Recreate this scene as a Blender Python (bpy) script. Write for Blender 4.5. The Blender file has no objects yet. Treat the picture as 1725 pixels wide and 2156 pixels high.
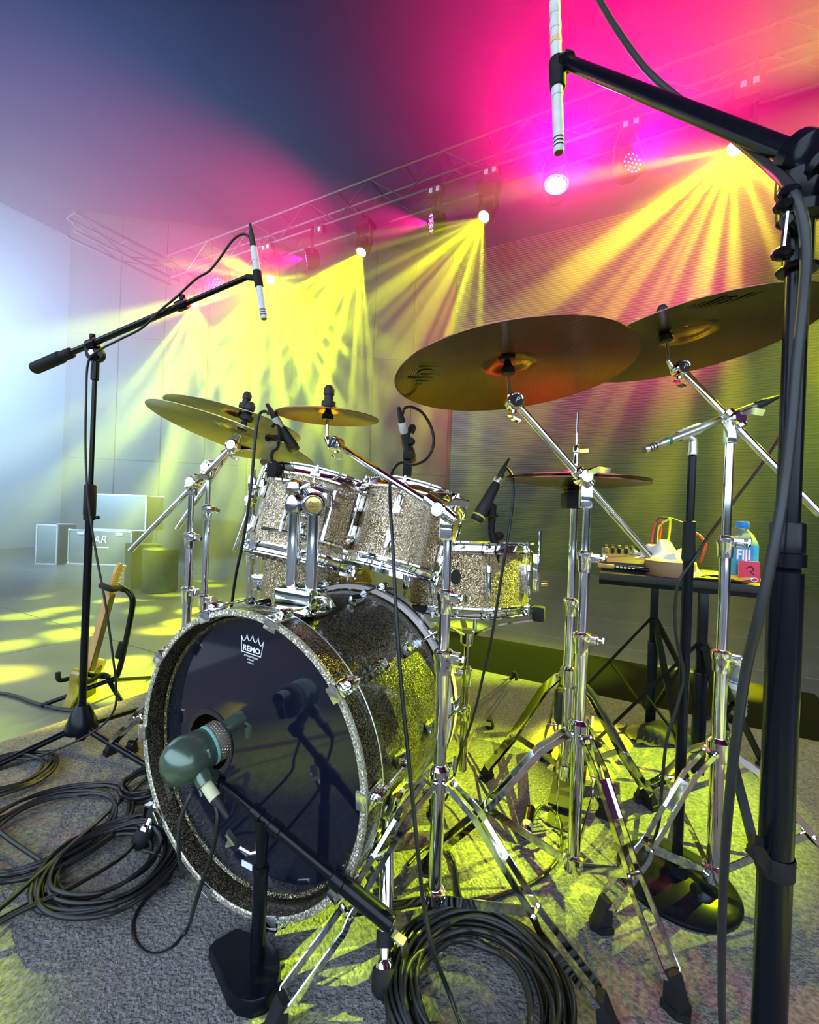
import bpy, bmesh, math, random
from mathutils import Vector, Matrix
V = Vector
random.seed(7)
sc = bpy.context.scene
COL = sc.collection

# ------------------------------------------------------------------ camera
FPX, EYE, ROLL = 930.0, 0.8, math.radians(2.18)     # focal length in pixels of the 1725 wide frame
cam = bpy.data.cameras.new('camera'); camo = bpy.data.objects.new('camera', cam); COL.objects.link(camo)
cam.sensor_fit = 'HORIZONTAL'; cam.sensor_width = 36.0; cam.lens = 36.0 * FPX / 1725.0
cam.clip_start = 0.02; cam.clip_end = 200
RV = V((math.cos(ROLL), 0, math.sin(ROLL))); UV = V((-math.sin(ROLL), 0, math.cos(ROLL))); BV = V((0, -1, 0))
camo.matrix_world = Matrix(((RV.x, UV.x, BV.x, 0), (RV.y, UV.y, BV.y, 0), (RV.z, UV.z, BV.z, EYE), (0, 0, 0, 1)))
sc.camera = camo

# ------------------------------------------------------------------ view, world
sc.view_settings.view_transform = 'Standard'; sc.view_settings.look = 'None'
sc.view_settings.exposure = 0.0; sc.view_settings.gamma = 1.0; sc.view_settings.use_curve_mapping = False
sc.cycles.use_adaptive_sampling = True; sc.cycles.adaptive_threshold = 0.03; sc.cycles.adaptive_min_samples = 16
sc.cycles.volume_bounces = 0; sc.cycles.max_bounces = 5; sc.cycles.diffuse_bounces = 1; sc.cycles.glossy_bounces = 3
sc.cycles.transmission_bounces = 5; sc.cycles.transparent_max_bounces = 8
sc.cycles.sample_clamp_indirect = 6.0; sc.cycles.caustics_reflective = False; sc.cycles.caustics_refractive = False
sc.cycles.volume_step_rate = 1.0; sc.cycles.volume_max_steps = 64
w = bpy.data.worlds.new('overcast_sky'); sc.world = w; w.use_nodes = True
bg = w.node_tree.nodes['Background']; bg.inputs['Color'].default_value = (0.64, 0.80, 1.0, 1); bg.inputs['Strength'].default_value = 4.0

E1 = V((0.883, -0.470, 0)); E2 = V((0.470, 0.883, 0)); UP = V((0, 0, 1))   # stage right-to-left and upstage directions
STAGE = -0.40                                                              # stage floor below the drum riser

def P(px, py, Y):
    "world point seen at pixel (px, py), Y metres in front of the camera"
    return V((0, 0, EYE)) + Y * (V((0, 1, 0)) + RV * ((px - 862.5) / FPX) + UV * ((1078 - py) / FPX))
def PF(px, py, z=0.0):
    "world point seen at pixel (px, py) on the horizontal plane z"
    d = V((0, 1, 0)) + RV * ((px - 862.5) / FPX) + UV * ((1078 - py) / FPX)
    return V((0, 0, EYE)) + d * ((z - EYE) / d.z)

# ------------------------------------------------------------------ mesh helpers
def frame(o, z, x=None):
    z = V(z).normalized(); x = V(x) if x is not None else (V((1, 0, 0)) if abs(z.x) < .9 else V((0, 1, 0)))
    x = (x - z * x.dot(z)).normalized(); y = z.cross(x); o = V(o)
    return Matrix(((x.x, y.x, z.x, o.x), (x.y, y.y, z.y, o.y), (x.z, y.z, z.z, o.z), (0, 0, 0, 1)))
ID = Matrix.Identity(4)
def crom(pts, n=6, closed=False):
    pts = [V(p) for p in pts]; out = []; N = len(pts)
    for i in range(N if closed else N - 1):
        g = (lambda k: pts[k % N]) if closed else (lambda k: pts[max(0, min(N - 1, k))])
        a, b, c, d = g(i - 1), g(i), g(i + 1), g(i + 2)
        for k in range(n):
            t = k / n
            out.append(0.5 * ((2 * b) + (c - a) * t + (2 * a - 5 * b + 4 * c - d) * t * t + (3 * b - a - 3 * c + d) * t ** 3))
    if not closed: out.append(pts[-1])
    return out

class MB:
    def __init__(s): s.v = []; s.f = []
    def add(s, vs, fs, M=ID):
        o = len(s.v); s.v += [M @ V(p) for p in vs]; s.f += [tuple(i + o for i in f) for f in fs]; return s
    def lathe(s, prof, M=ID, n=24, caps=True, a0=0.0, a1=2 * math.pi):
        full = abs(a1 - a0 - 2 * math.pi) < 1e-6; m = n if full else n + 1; vs = []; fs = []
        for r, z in prof:
            for k in range(m):
                a = a0 + (a1 - a0) * k / n; vs.append((r * math.cos(a), r * math.sin(a), z))
        for i in range(len(prof) - 1):
            for k in range(n):
                k2 = (k + 1) % m; fs.append((i * m + k, i * m + k2, (i + 1) * m + k2, (i + 1) * m + k))
        if caps and full:
            if prof[0][0] > 1e-6: fs.append(tuple(range(m - 1, -1, -1)))
            if prof[-1][0] > 1e-6: fs.append(tuple((len(prof) - 1) * m + k for k in range(m)))
        return s.add(vs, fs, M)
    def cyl(s, a, b, r0, r1=None, n=14, caps=True):
        a, b = V(a), V(b); r1 = r0 if r1 is None else r1
        return s.lathe([(r0, 0), (r1, (b - a).length)], frame(a, b - a), n, caps)
    def rod(s, a, b, r, n=14, e=0.15):
        "cylinder with softened ends"
        a, b = V(a), V(b); L = (b - a).length; e = min(e * r * 2, L * .3)
        return s.lathe([(r - e, 0), (r, e), (r, L - e), (r - e, L)], frame(a, b - a), n)
    def tube(s, pts, r, n=8, closed=False, flat=None):
        pts = [V(p) for p in pts]; N = len(pts); rs = r if isinstance(r, (list, tuple)) else [r] * N
        nrm = None; rings = []
        for i, p in enumerate(pts):
            t = (pts[(i + 1) % N] - pts[i - 1]) if closed else (pts[min(i + 1, N - 1)] - pts[max(i - 1, 0)])
            t = t.normalized() if t.length > 1e-9 else V((0, 0, 1))
            if nrm is None: nrm = (flat if flat is not None else (V((0, 0, 1)) if abs(t.z) < .9 else V((1, 0, 0))))
            nrm = (nrm - t * nrm.dot(t)).normalized(); bn = t.cross(nrm)
            rings.append([p + rs[i] * (math.cos(2 * math.pi * k / n) * nrm + math.sin(2 * math.pi * k / n) * bn) for k in range(n)])
        vs = [q for R in rings for q in R]; fs = []
        for i in range(N if closed else N - 1):
            j = (i + 1) % N
            for k in range(n): fs.append((i * n + k, i * n + (k + 1) % n, j * n + (k + 1) % n, j * n + k))
        if not closed: fs += [tuple(range(n - 1, -1, -1)), tuple((N - 1) * n + k for k in range(n))]
        return s.add(vs, fs)
    def strip(s, pts, w, t, side):
        "flat bar along pts: width w along 'side', thickness t"
        pts = [V(p) for p in pts]; side = V(side).normalized(); vs = []; fs = []
        for i, p in enumerate(pts):
            d = (pts[min(i + 1, len(pts) - 1)] - pts[max(i - 1, 0)]).normalized()
            sd = (side - d * side.dot(d)).normalized(); nn = d.cross(sd)
            vs += [p + sd * w / 2 + nn * t / 2, p - sd * w / 2 + nn * t / 2, p - sd * w / 2 - nn * t / 2, p + sd * w / 2 - nn * t / 2]
        for i in range(len(pts) - 1):
            for k in range(4): fs.append((i * 4 + k, i * 4 + (k + 1) % 4, i * 4 + 4 + (k + 1) % 4, i * 4 + 4 + k))
        e = (len(pts) - 1) * 4; fs += [(3, 2, 1, 0), (e, e + 1, e + 2, e + 3)]
        return s.add(vs, fs)
    def box(s, M, x, y, z, bev=0.0):
        "box centred on M"
        x, y, z = x / 2, y / 2, z / 2
        if bev <= 0:
            vs = [(a * x, b * y, c * z) for c in (-1, 1) for b in (-1, 1) for a in (-1, 1)]
            return s.add(vs, [(0, 2, 3, 1), (4, 5, 7, 6), (0, 1, 5, 4), (2, 6, 7, 3), (0, 4, 6, 2), (1, 3, 7, 5)], M)
        b = min(bev, x * .9, y * .9, z * .9); bm = bmesh.new(); bmesh.ops.create_cube(bm, size=2)
        for v in bm.verts: v.co = V((v.co.x * x, v.co.y * y, v.co.z * z))
        bmesh.ops.bevel(bm, geom=bm.edges[:], offset=b, segments=2, affect='EDGES', profile=.6)
        bm.verts.ensure_lookup_table(); s.add([v.co.copy() for v in bm.verts], [[v.index for v in f.verts] for f in bm.faces], M); bm.free(); return s
    def prism(s, poly, M, h):
        n = len(poly); vs = [(a, b, -h / 2) for a, b in poly] + [(a, b, h / 2) for a, b in poly]
        fs = [tuple(range(n - 1, -1, -1)), tuple(range(n, 2 * n))] + [(i, (i + 1) % n, n + (i + 1) % n, n + i) for i in range(n)]
        return s.add(vs, fs, M)
    def ball(s, c, r, sx=1, sy=1, sz=1, n=12, M=None):
        m = n // 2; prof = [(max(1e-5, math.sin(math.pi * i / m)), -math.cos(math.pi * i / m)) for i in range(m + 1)]
        prof[0] = (1e-7, -1); prof[-1] = (1e-7, 1)
        D = Matrix.Diagonal((r * sx, r * sy, r * sz, 1))
        return s.lathe(prof, (M if M is not None else Matrix.Translation(V(c))) @ D, n, caps=False)

def obj(name, mb, mat, parent=None, smooth=40):
    me = bpy.data.meshes.new(name); vs = mb.v
    if parent is not None:
        o0 = WORLD[parent]; vs = [p - o0 for p in vs]
    me.from_pydata([tuple(p) for p in vs], [], mb.f); me.validate(); me.update()
    o = bpy.data.objects.new(name, me); COL.objects.link(o); WORLD[o] = V((0, 0, 0)) if parent is None else WORLD[parent]
    me.materials.append(mat)
    if smooth:
        me.polygons.foreach_set('use_smooth', [True] * len(me.polygons)); me.set_sharp_from_angle(angle=math.radians(smooth))
    if parent is not None: o.parent = parent
    return o
WORLD = {}
def tag(o, label, cat, group=None, kind=None):
    o['label'] = label; o['category'] = cat
    if group: o['group'] = group
    if kind: o['kind'] = kind
    return o
def thing(name, label, cat, loc, group=None):
    o = bpy.data.objects.new(name, None); COL.objects.link(o); o.location = V(loc); WORLD[o] = V(loc)
    o.empty_display_size = .05
    return tag(o, label, cat, group)
def struct(o): o['kind'] = 'structure'; return o
def text(name, body, M, size, mat, parent, sx=1.0, shear=0.0, thick=0.0004, bold=0.0):
    cu = bpy.data.curves.new(name, 'FONT'); cu.body = body; cu.size = size; cu.align_x = 'CENTER'; cu.align_y = 'CENTER'
    cu.extrude = thick / 2; cu.shear = shear; cu.offset = bold; cu.resolution_u = 3
    t = bpy.data.objects.new(name, cu); COL.objects.link(t); bpy.context.view_layer.update()
    me = bpy.data.meshes.new_from_object(t.evaluated_get(bpy.context.evaluated_depsgraph_get()))
    bpy.data.objects.remove(t); bpy.data.curves.remove(cu)
    mb = MB(); mb.add([(v.co.x * sx, v.co.y, v.co.z) for v in me.vertices], [tuple(p.vertices) for p in me.polygons], M)
    bpy.data.meshes.remove(me)
    return obj(name, mb, mat, parent, 0)

# ------------------------------------------------------------------ materials
def mat(name, col, rough=.5, metal=0.0, spec=.5, bump=None, noise=None, trans=0.0, emit=None, coat=0.0, ior=1.45):
    m = bpy.data.materials.new(name); m.use_nodes = True; nt = m.node_tree; b = nt.nodes['Principled BSDF']
    b.inputs['Base Color'].default_value = (*col, 1); b.inputs['Roughness'].default_value = rough; b.inputs['Metallic'].default_value = metal
    b.inputs['Specular IOR Level'].default_value = spec; b.inputs['Transmission Weight'].default_value = trans
    b.inputs['Coat Weight'].default_value = coat; b.inputs['Coat Roughness'].default_value = .06; b.inputs['IOR'].default_value = ior
    if emit: m.cycles.emission_sampling = 'NONE'; b.inputs['Emission Color'].default_value = (*emit[0], 1); b.inputs['Emission Strength'].default_value = emit[1]
    tc = nt.nodes.new('ShaderNodeTexCoord')
    if noise:          # (scale, second colour, contrast)
        n = nt.nodes.new('ShaderNodeTexNoise'); n.inputs['Scale'].default_value = noise[0]; n.inputs['Detail'].default_value = 4
        r = nt.nodes.new('ShaderNodeValToRGB'); r.color_ramp.elements[0].position = .5 - noise[2]; r.color_ramp.elements[1].position = .5 + noise[2]
        r.color_ramp.elements[0].color = (*col, 1); r.color_ramp.elements[1].color = (*noise[1], 1)
        nt.links.new(tc.outputs['Object'], n.inputs['Vector']); nt.links.new(n.outputs['Fac'], r.inputs['Fac']); nt.links.new(r.outputs['Color'], b.inputs['Base Color'])
    if bump:           # (scale, strength, distance)
        n = nt.nodes.new('ShaderNodeTexNoise'); n.inputs['Scale'].default_value = bump[0]; n.inputs['Detail'].default_value = 3
        bu = nt.nodes.new('ShaderNodeBump'); bu.inputs['Strength'].default_value = bump[1]; bu.inputs['Distance'].default_value = bump[2]
        nt.links.new(tc.outputs['Object'], n.inputs['Vector']); nt.links.new(n.outputs['Fac'], bu.inputs['Height']); nt.links.new(bu.outputs['Normal'], b.inputs['Normal'])
    return m
def glitter(name, dark, mid, light, scale, metal=.75):
    m = mat(name, mid, .28, metal, coat=.6); nt = m.node_tree; b = nt.nodes['Principled BSDF']
    tc = nt.nodes.new('ShaderNodeTexCoord'); vo = nt.nodes.new('ShaderNodeTexVoronoi'); vo.inputs['Scale'].default_value = scale
    sp = nt.nodes.new('ShaderNodeSeparateColor'); r = nt.nodes.new('ShaderNodeValToRGB'); e = r.color_ramp.elements
    e[0].position = .1; e[0].color = (*dark, 1); e[1].position = .95; e[1].color = (*light, 1)
    k = e.new(.6); k.color = (*mid, 1)
    nt.links.new(tc.outputs['Object'], vo.inputs['Vector']); nt.links.new(vo.outputs['Color'], sp.inputs[0])
    nt.links.new(sp.outputs[0], r.inputs['Fac']); nt.links.new(r.outputs['Color'], b.inputs['Base Color'])
    # every flake has its own tilt
    su = nt.nodes.new('ShaderNodeVectorMath'); su.operation = 'SUBTRACT'; su.inputs[1].default_value = (.5, .5, .5)
    ml = nt.nodes.new('ShaderNodeVectorMath'); ml.operation = 'SCALE'; ml.inputs['Scale'].default_value = .75
    ge = nt.nodes.new('ShaderNodeNewGeometry'); ad = nt.nodes.new('ShaderNodeVectorMath'); no = nt.nodes.new('ShaderNodeVectorMath'); no.operation = 'NORMALIZE'
    nt.links.new(vo.outputs['Color'], su.inputs[0]); nt.links.new(su.outputs[0], ml.inputs[0]); nt.links.new(ml.outputs[0], ad.inputs[0])
    nt.links.new(ge.outputs['Normal'], ad.inputs[1]); nt.links.new(ad.outputs[0], no.inputs[0]); nt.links.new(no.outputs[0], b.inputs['Normal'])
    return m
def cymbal_mat(name, col, rough):
    m = mat(name, col, rough, 1.0); nt = m.node_tree; b = nt.nodes['Principled BSDF']
    tc = nt.nodes.new('ShaderNodeTexCoord'); wv = nt.nodes.new('ShaderNodeTexWave'); wv.wave_type = 'RINGS'; wv.rings_direction = 'Z'
    wv.inputs['Scale'].default_value = 60; wv.inputs['Distortion'].default_value = 1.5; wv.inputs['Detail'].default_value = 2
    bu = nt.nodes.new('ShaderNodeBump'); bu.inputs['Strength'].default_value = .18; bu.inputs['Distance'].default_value = .0006
    nt.links.new(tc.outputs['Generated'], wv.inputs['Vector'])
    mp = nt.nodes.new('ShaderNodeMapping'); mp.inputs['Location'].default_value = (-.5, -.5, 0)
    nt.links.new(tc.outputs['Object'], mp.inputs['Vector']); mp.inputs['Location'].default_value = (0, 0, 0)
    nt.links.new(mp.outputs['Vector'], wv.inputs['Vector']); nt.links.new(wv.outputs['Fac'], bu.inputs['Height']); nt.links.new(bu.outputs['Normal'], b.inputs['Normal'])
    no = nt.nodes.new('ShaderNodeTexNoise'); no.inputs['Scale'].default_value = 9; mx = nt.nodes.new('ShaderNodeMix'); mx.data_type = 'RGBA'
    mx.inputs['A'].default_value = (*col, 1); mx.inputs['B'].default_value = (*[c * .62 for c in col], 1)
    nt.links.new(tc.outputs['Object'], no.inputs['Vector']); nt.links.new(no.outputs['Fac'], mx.inputs['Factor']); nt.links.new(mx.outputs['Result'], b.inputs['Base Color'])
    return m

M_chrome = mat('chrome', (.86, .88, .90), .07, 1.0)
M_chrome2 = mat('dark_chrome', (.45, .45, .47), .10, 1.0)
M_steel = mat('brushed_steel', (.62, .62, .62), .25, 1.0)
M_black = mat('black_paint', (.004, .005, .009), .22, 0, .26, bump=(300, .04, .001))
M_blackmatte = mat('matte_black', (.014, .014, .016), .6)
M_rubber = mat('black_rubber', (.009, .009, .011), .7, 0, .3, bump=(120, .3, .001))
M_cable = mat('cable_jacket', (.010, .011, .012), .40, 0, .45)
M_cable2 = mat('cable_jacket_grey', (.024, .026, .028), .45, 0, .5)
M_white = mat('white_tape', (.78, .77, .74), .6, noise=(60, (.6, .6, .57), .2))
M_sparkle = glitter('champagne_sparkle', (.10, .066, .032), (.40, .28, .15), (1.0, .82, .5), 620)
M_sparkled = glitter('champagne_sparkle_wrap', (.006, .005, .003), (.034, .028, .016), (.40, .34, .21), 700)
M_hoop = glitter('hoop_sparkle', (.25, .23, .17), (.5, .46, .34), (1, .95, .8), 520, .5)
M_head = mat('black_drumhead', (.006, .007, .018), .06, 0, .6, coat=.5)
M_clear = mat('clear_drumhead', (.5, .52, .5), .25, 0, .5)
M_bronze = cymbal_mat('bronze_cymbal', (.38, .29, .14), .22)
M_bronzed = cymbal_mat('dark_bronze_cymbal', (.24, .10, .07), .22)
M_print = mat('white_print', (.85, .86, .88), .5)
M_printk = mat('black_print', (.012, .010, .010), .5)
M_gold = mat('gold_badge', (.62, .47, .16), .3, .8)
M_maple = mat('maple', (.62, .36, .16), .4, coat=.4, noise=(30, (.52, .28, .11), .3))
M_alu = mat('aluminium_edge', (.75, .76, .77), .3, .8)
# ------------------------------------------------------------------ haze and stage lamps
def stage_point(px, py, h):
    "point seen at pixel (px, py), h metres above the camera"
    return PF(px, py, EYE + h)
TH = 3.8
HEADS = [  # lens pixel, aim point, power, cone, gobo scale, seed, colour
    ((410, 640), P(420, 1250, 5.2), 1.6, 42, 5.2, 1.0, (.74, 1.0, .0)),
    ((570, 590), P(585, 1260, 3.6), 3.2, 54, 5.0, 2.0, (.74, 1.0, .0)),
    ((760, 533), P(500, 1080, 5.0), 3.6, 56, 5.0, 3.0, (.86, 1.0, .0)),
    ((1018, 458), P(640, 1000, 4.1), 3.4, 54, 5.0, 4.0, (.85, 1.0, .0)),
    ((1548, 313), P(1090, 1010, 2.9), 4.2, 48, 5.2, 5.0, (1.0, .90, .0)),
    ((2260, 92), V((.25, .95, 0)), 1.3, 56, 4.0, 6.0, (.70, 1.0, .0)),
    ((3240, -250), V((-.1, .75, 0)), 1.7, 56, 5.0, 7.0, (.70, 1.0, .0)),
]
PARS = [  # lens pixel, aim point, power, cone, on
    ((1172, 387), V((.6, -1.0, 5.6)), 1.2, 124, 1.0),
    ((905, 470), P(370, 480, 5.2), .75, 56, .35),
    ((1335, 340), V((3.2, 0, 4.6)), .5, 110, .12),
    ((643, 545), P(420, 560, 6.5), .30, 60, .25),
    ((460, 600), P(330, 640, 5.0), .06, 50, .18),
    ((1960, 190), P(1230, 600, 8.8), 2.2, 80, .30),  # extra unseen par, added for magenta on the haze and wall behind the kit
]
FLOOD_W = 19000.0
BEAM_W, PAR_W = 7800.0, 5600.0

def spot(name, loc, aim, watts, cone, blend, col, parent, gobo=None, dot=(.10, .23), low=.02):
    l = bpy.data.lights.new(name, 'SPOT'); l.energy = watts; l.spot_size = math.radians(cone); l.spot_blend = blend
    l.color = col; l.shadow_soft_size = .015
    o = bpy.data.objects.new(name, l); COL.objects.link(o); d = V(aim) - V(loc)
    M = frame(loc, -d, (0, 0, 1)); o.matrix_world = M
    if parent is not None: o.parent = parent; o.matrix_local = Matrix.Translation(-WORLD[parent]) @ M
    if gobo:
        l.use_nodes = True; nt = l.node_tree; em = nt.nodes['Emission']
        tc = nt.nodes.new('ShaderNodeTexCoord'); se = nt.nodes.new('ShaderNodeSeparateXYZ'); nt.links.new(tc.outputs['Normal'], se.inputs[0])
        az = nt.nodes.new('ShaderNodeMath'); az.operation = 'ABSOLUTE'; nt.links.new(se.outputs['Z'], az.inputs[0])
        co = nt.nodes.new('ShaderNodeCombineXYZ'); ofs = nt.nodes.new('ShaderNodeVectorMath'); ofs.inputs[1].default_value = (gobo[1] * 3.7, gobo[1] * 1.9, 0)
        for k in 'XY':
            dv = nt.nodes.new('ShaderNodeMath'); dv.operation = 'DIVIDE'; nt.links.new(se.outputs[k], dv.inputs[0]); nt.links.new(az.outputs[0], dv.inputs[1]); nt.links.new(dv.outputs[0], co.inputs[k])
        vo = nt.nodes.new('ShaderNodeTexVoronoi'); vo.voronoi_dimensions = '2D'; vo.inputs['Scale'].default_value = gobo[0]; vo.inputs['Randomness'].default_value = .7
        mr = nt.nodes.new('ShaderNodeMapRange'); mr.interpolation_type = 'SMOOTHSTEP'; mr.inputs['From Min'].default_value = dot[1]; mr.inputs['From Max'].default_value = dot[0]
        mr.inputs['To Min'].default_value = low; mr.inputs['To Max'].default_value = 1.0
        nt.links.new(co.outputs[0], ofs.inputs[0]); nt.links.new(ofs.outputs[0], vo.inputs['Vector']); nt.links.new(vo.outputs['Distance'], mr.inputs['Value']); nt.links.new(mr.outputs['Result'], em.inputs['Strength'])
    return o

def haze_box(name, M, size, dens, fall=None, col=(1, 1, 1), g=.5):
    m = bpy.data.materials.new(name); m.use_nodes = True; nt = m.node_tree; nt.nodes.clear()
    out = nt.nodes.new('ShaderNodeOutputMaterial'); vs = nt.nodes.new('ShaderNodeVolumeScatter')
    vs.inputs['Color'].default_value = (*col, 1); vs.inputs['Density'].default_value = dens; vs.inputs['Anisotropy'].default_value = g
    nt.links.new(vs.outputs[0], out.inputs['Volume'])
    mb = MB(); mb.box(M, *size); o = obj(name, mb, m, None, 0)
    return o

# ------------------------------------------------------------------ stage shell
CORNER = V((1.0, 11.3, STAGE))
M_floor = mat('stage_floor', (.20, .21, .19), .38, 0, .4, noise=(1.3, (.13, .14, .13), .25), bump=(40, .1, .002))
M_wallp = mat('wall_panel', (.075, .085, .09), .7, noise=(1.5, (.055, .062, .066), .3))
M_dark = mat('dark_ceiling', (.018, .018, .07), .8)
M_shutter = mat('shutter_steel', (.026, .040, .034), .42, .3)
M_rug = mat('grey_rug', (.28, .27, .26), .95, 0, .1, noise=(130, (.10, .10, .10), .22), bump=(170, 1.0, .006))
M_deck = mat('black_deck', (.004, .005, .005), .9, 0, .08, bump=(60, .2, .002))

mb = MB(); mb.box(Matrix.Translation((0, 4, STAGE - .115)), 44, 34, .2); fl_ = struct(obj('floor', mb, mat('floor_joint', (.03, .03, .03), .8), None, 0)); pm_ = None
for i in range(-6, 6):
    for j in range(-1, 10):       # stage deck panels with narrow joints
        if pm_ is None: mb = MB(); mb.box(ID, 2.436, 1.212, .02, .003); o = obj('deck_panel', mb, M_floor, None, 0); pm_ = o.data
        else: o = bpy.data.objects.new('deck_panel', pm_); COL.objects.link(o)
        o.matrix_world = frame(E1 * (i * 2.44 - .6) + E2 * (j * 1.22 + .35) + V((0, 0, STAGE - .0101)), UP, E1); o.parent = fl_
# shutter wall: rolled steel slats with a rounded face
mb = MB(); n = 140; pitch = .056; prof = []
for k in range(n):
    z = STAGE + k * pitch
    prof += [(0.0, z), (-.012, z + .009), (-.015, z + .028), (-.015, z + .042), (-.020, z + pitch - .002)]
vs = []
for t in (0.0, 12.5):
    for d, z in prof: vs.append(V((CORNER.x, CORNER.y, 0)) + E1 * t + E2 * d + V((0, 0, z)))
m_ = len(prof); mb.add(vs, [(i, i + 1, m_ + i + 1, m_ + i) for i in range(m_ - 1)])
Q = V((CORNER.x, CORNER.y, 0)); mb.add([Q + E2 * .15 + V((0, 0, STAGE)), Q + E1 * 12.5 + E2 * .15 + V((0, 0, STAGE)), Q + E1 * 12.5 + E2 * .15 + V((0, 0, 7.4)), Q + E2 * .15 + V((0, 0, 7.4))], [(0, 1, 2, 3)])
wb_ = struct(obj('wall_back', mb, M_shutter, None, 30)); wb_.data.materials.append(mat('lit_slat_lip', (.11, .135, .105), .5, .2))
for i, pl in enumerate(wb_.data.polygons):
    if i < m_ - 1 and i % 5 == 3: pl.material_index = 1      # each rolled lip gets a lighter colour, standing in for caught light
# panelled wall on the left of the corner, panels proud of recessed joints
LD = V((-1, -.14, 0)).normalized(); LN = V((LD.y, -LD.x, 0))
if LN.y > 0: LN = -LN
mb = MB(); a = V((CORNER.x, CORNER.y, 0)); 
mb.box(frame(a + LD * 4.30 - LN * .1 + V((0, 0, 3.5)), UP, LD), 9.5, .12, 7.8)
wl = struct(obj('wall_left', mb, mat('wall_joint', (.06, .06, .06), .8), None, 0))
pw = .98; meshes = {}
for i in range(9):
    for j, (z0, z1) in enumerate(((STAGE, 1.75), (1.75, 4.6), (4.6, 7.35))):
        c = a + LD * (.10 + pw * (i + .5)) + V((0, 0, (z0 + z1) / 2)) - LN * .03
        if j not in meshes:
            mb = MB(); mb.box(ID, pw - .022, .05, z1 - z0 - .022, .006); p = obj('panel', mb, M_wallp, None, 0); meshes[j] = p.data
        else:
            p = bpy.data.objects.new('panel', meshes[j]); COL.objects.link(p)
        p.matrix_world = frame(c, UP, LD); p.parent = wl
mb = MB(); mb.box(frame(V((-1.0, 5.2, 7.5)), UP, E1), 26, 13.0, .2); struct(obj('ceiling', mb, M_dark, None, 0))
mb = MB(); mb.box(frame(E1 * -2.9 + E2 * -2.3 + V((0, 0, 6.1)), UP, E1), 26, .25, 2.7); struct(obj('added_sky_shield_1', mb, M_dark, None, 0))  # unseen header, added at the roof edge to cut sky light in the haze
mb = MB(); mb.lathe([(19, STAGE - .2), (19.2, .9), (18.8, 1.5), (19.5, 1.7)], Matrix.Translation((0, 0, 0)), 48, False, math.radians(170), math.radians(372)); struct(obj('added_reflection_wall', mb, mat('reflection_wall_dark', (.02, .03, .02), .9), None, 0))  # unseen dark band, added in front of the stage to deepen chrome reflections
mb = MB(); mb.box(frame(a + E1 * 12.4 - E2 * 5.0 + V((0, 0, 3.5)), UP, E2), 12, .2, 7.9); struct(obj('wall_right', mb, M_dark, None, 0))
mb = MB(); mb.box(frame(V((-10.6, 8.0, 3.5)), UP, E2), 14, .2, 7.9); struct(obj('wall_wing', mb, mat('wing_drape', (.22, .26, .30), .9), None, 0))
mb = MB(); mb.box(frame(V((-9.0, 13.2, 3.5)), UP, E1), 10, .2, 7.9); struct(obj('wall_rear', mb, bpy.data.materials['wing_drape'], None, 0))

# ------------------------------------------------------------------ drum riser and rug
RL = PF(300, 1458); RB = V((.60, 2.95, 0)); RUGB = V((.85, 2.04, 0))
def onrail(p, q, d):   # coordinates along E1, E2 relative to p
    return V(p) + E1 * q + E2 * d
u0 = RL.dot(E1); vb = RB.dot(E2); vr = RUGB.dot(E2); u1 = u0 + 2.62
def uv(u, v, z=0.0): return E1 * u + E2 * v + V((0, 0, z))
mb = MB(); c = uv((u0 + u1) / 2, (vb - 1.2) / 2, (STAGE - .012) / 2 - .004); mb.box(frame(c, UP, E1), u1 - u0 - .02, vb + 1.2, -STAGE - .02, .01)
tag(obj('drum_riser', mb, M_deck, None, 30), 'low black drum riser deck under the grey rug', 'riser')
# rug: a soft, thick carpet with a wavy surface and a rolled border on the left
rm = MB(); nu, nv = 60, 60; vlo = -1.2
def rugz(u, v):
    e = min((u - u0) / .05, (vr - v) / .05, 1.0); e = max(0.0, e)
    return .010 * math.sqrt(e) + .0015 * math.sin(9 * u + 3 * v) * e
vs = []; us = [u0 + (u1 - u0) * (i / nu) for i in range(nu + 1)]; us[1] = u0 + .008; us.insert(2, u0 + .025)
vv = [vlo + (vr - vlo) * (i / nv) for i in range(nv + 1)]; vv[-2] = vr - .02; vv.insert(-1, vr - .006)
for u in us:
    for v in vv: vs.append(uv(u, v, rugz(u, v) - .005))
W_ = len(vv); rm.add(vs, [(i * W_ + j, (i + 1) * W_ + j, (i + 1) * W_ + j + 1, i * W_ + j + 1) for i in range(len(us) - 1) for j in range(W_ - 1)])
ring = [i * W_ for i in range(len(us))]
tag(obj('rug', rm, M_rug, None, 60), 'mottled grey carpet rug lying on the riser under the drum kit', 'rug')

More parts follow.
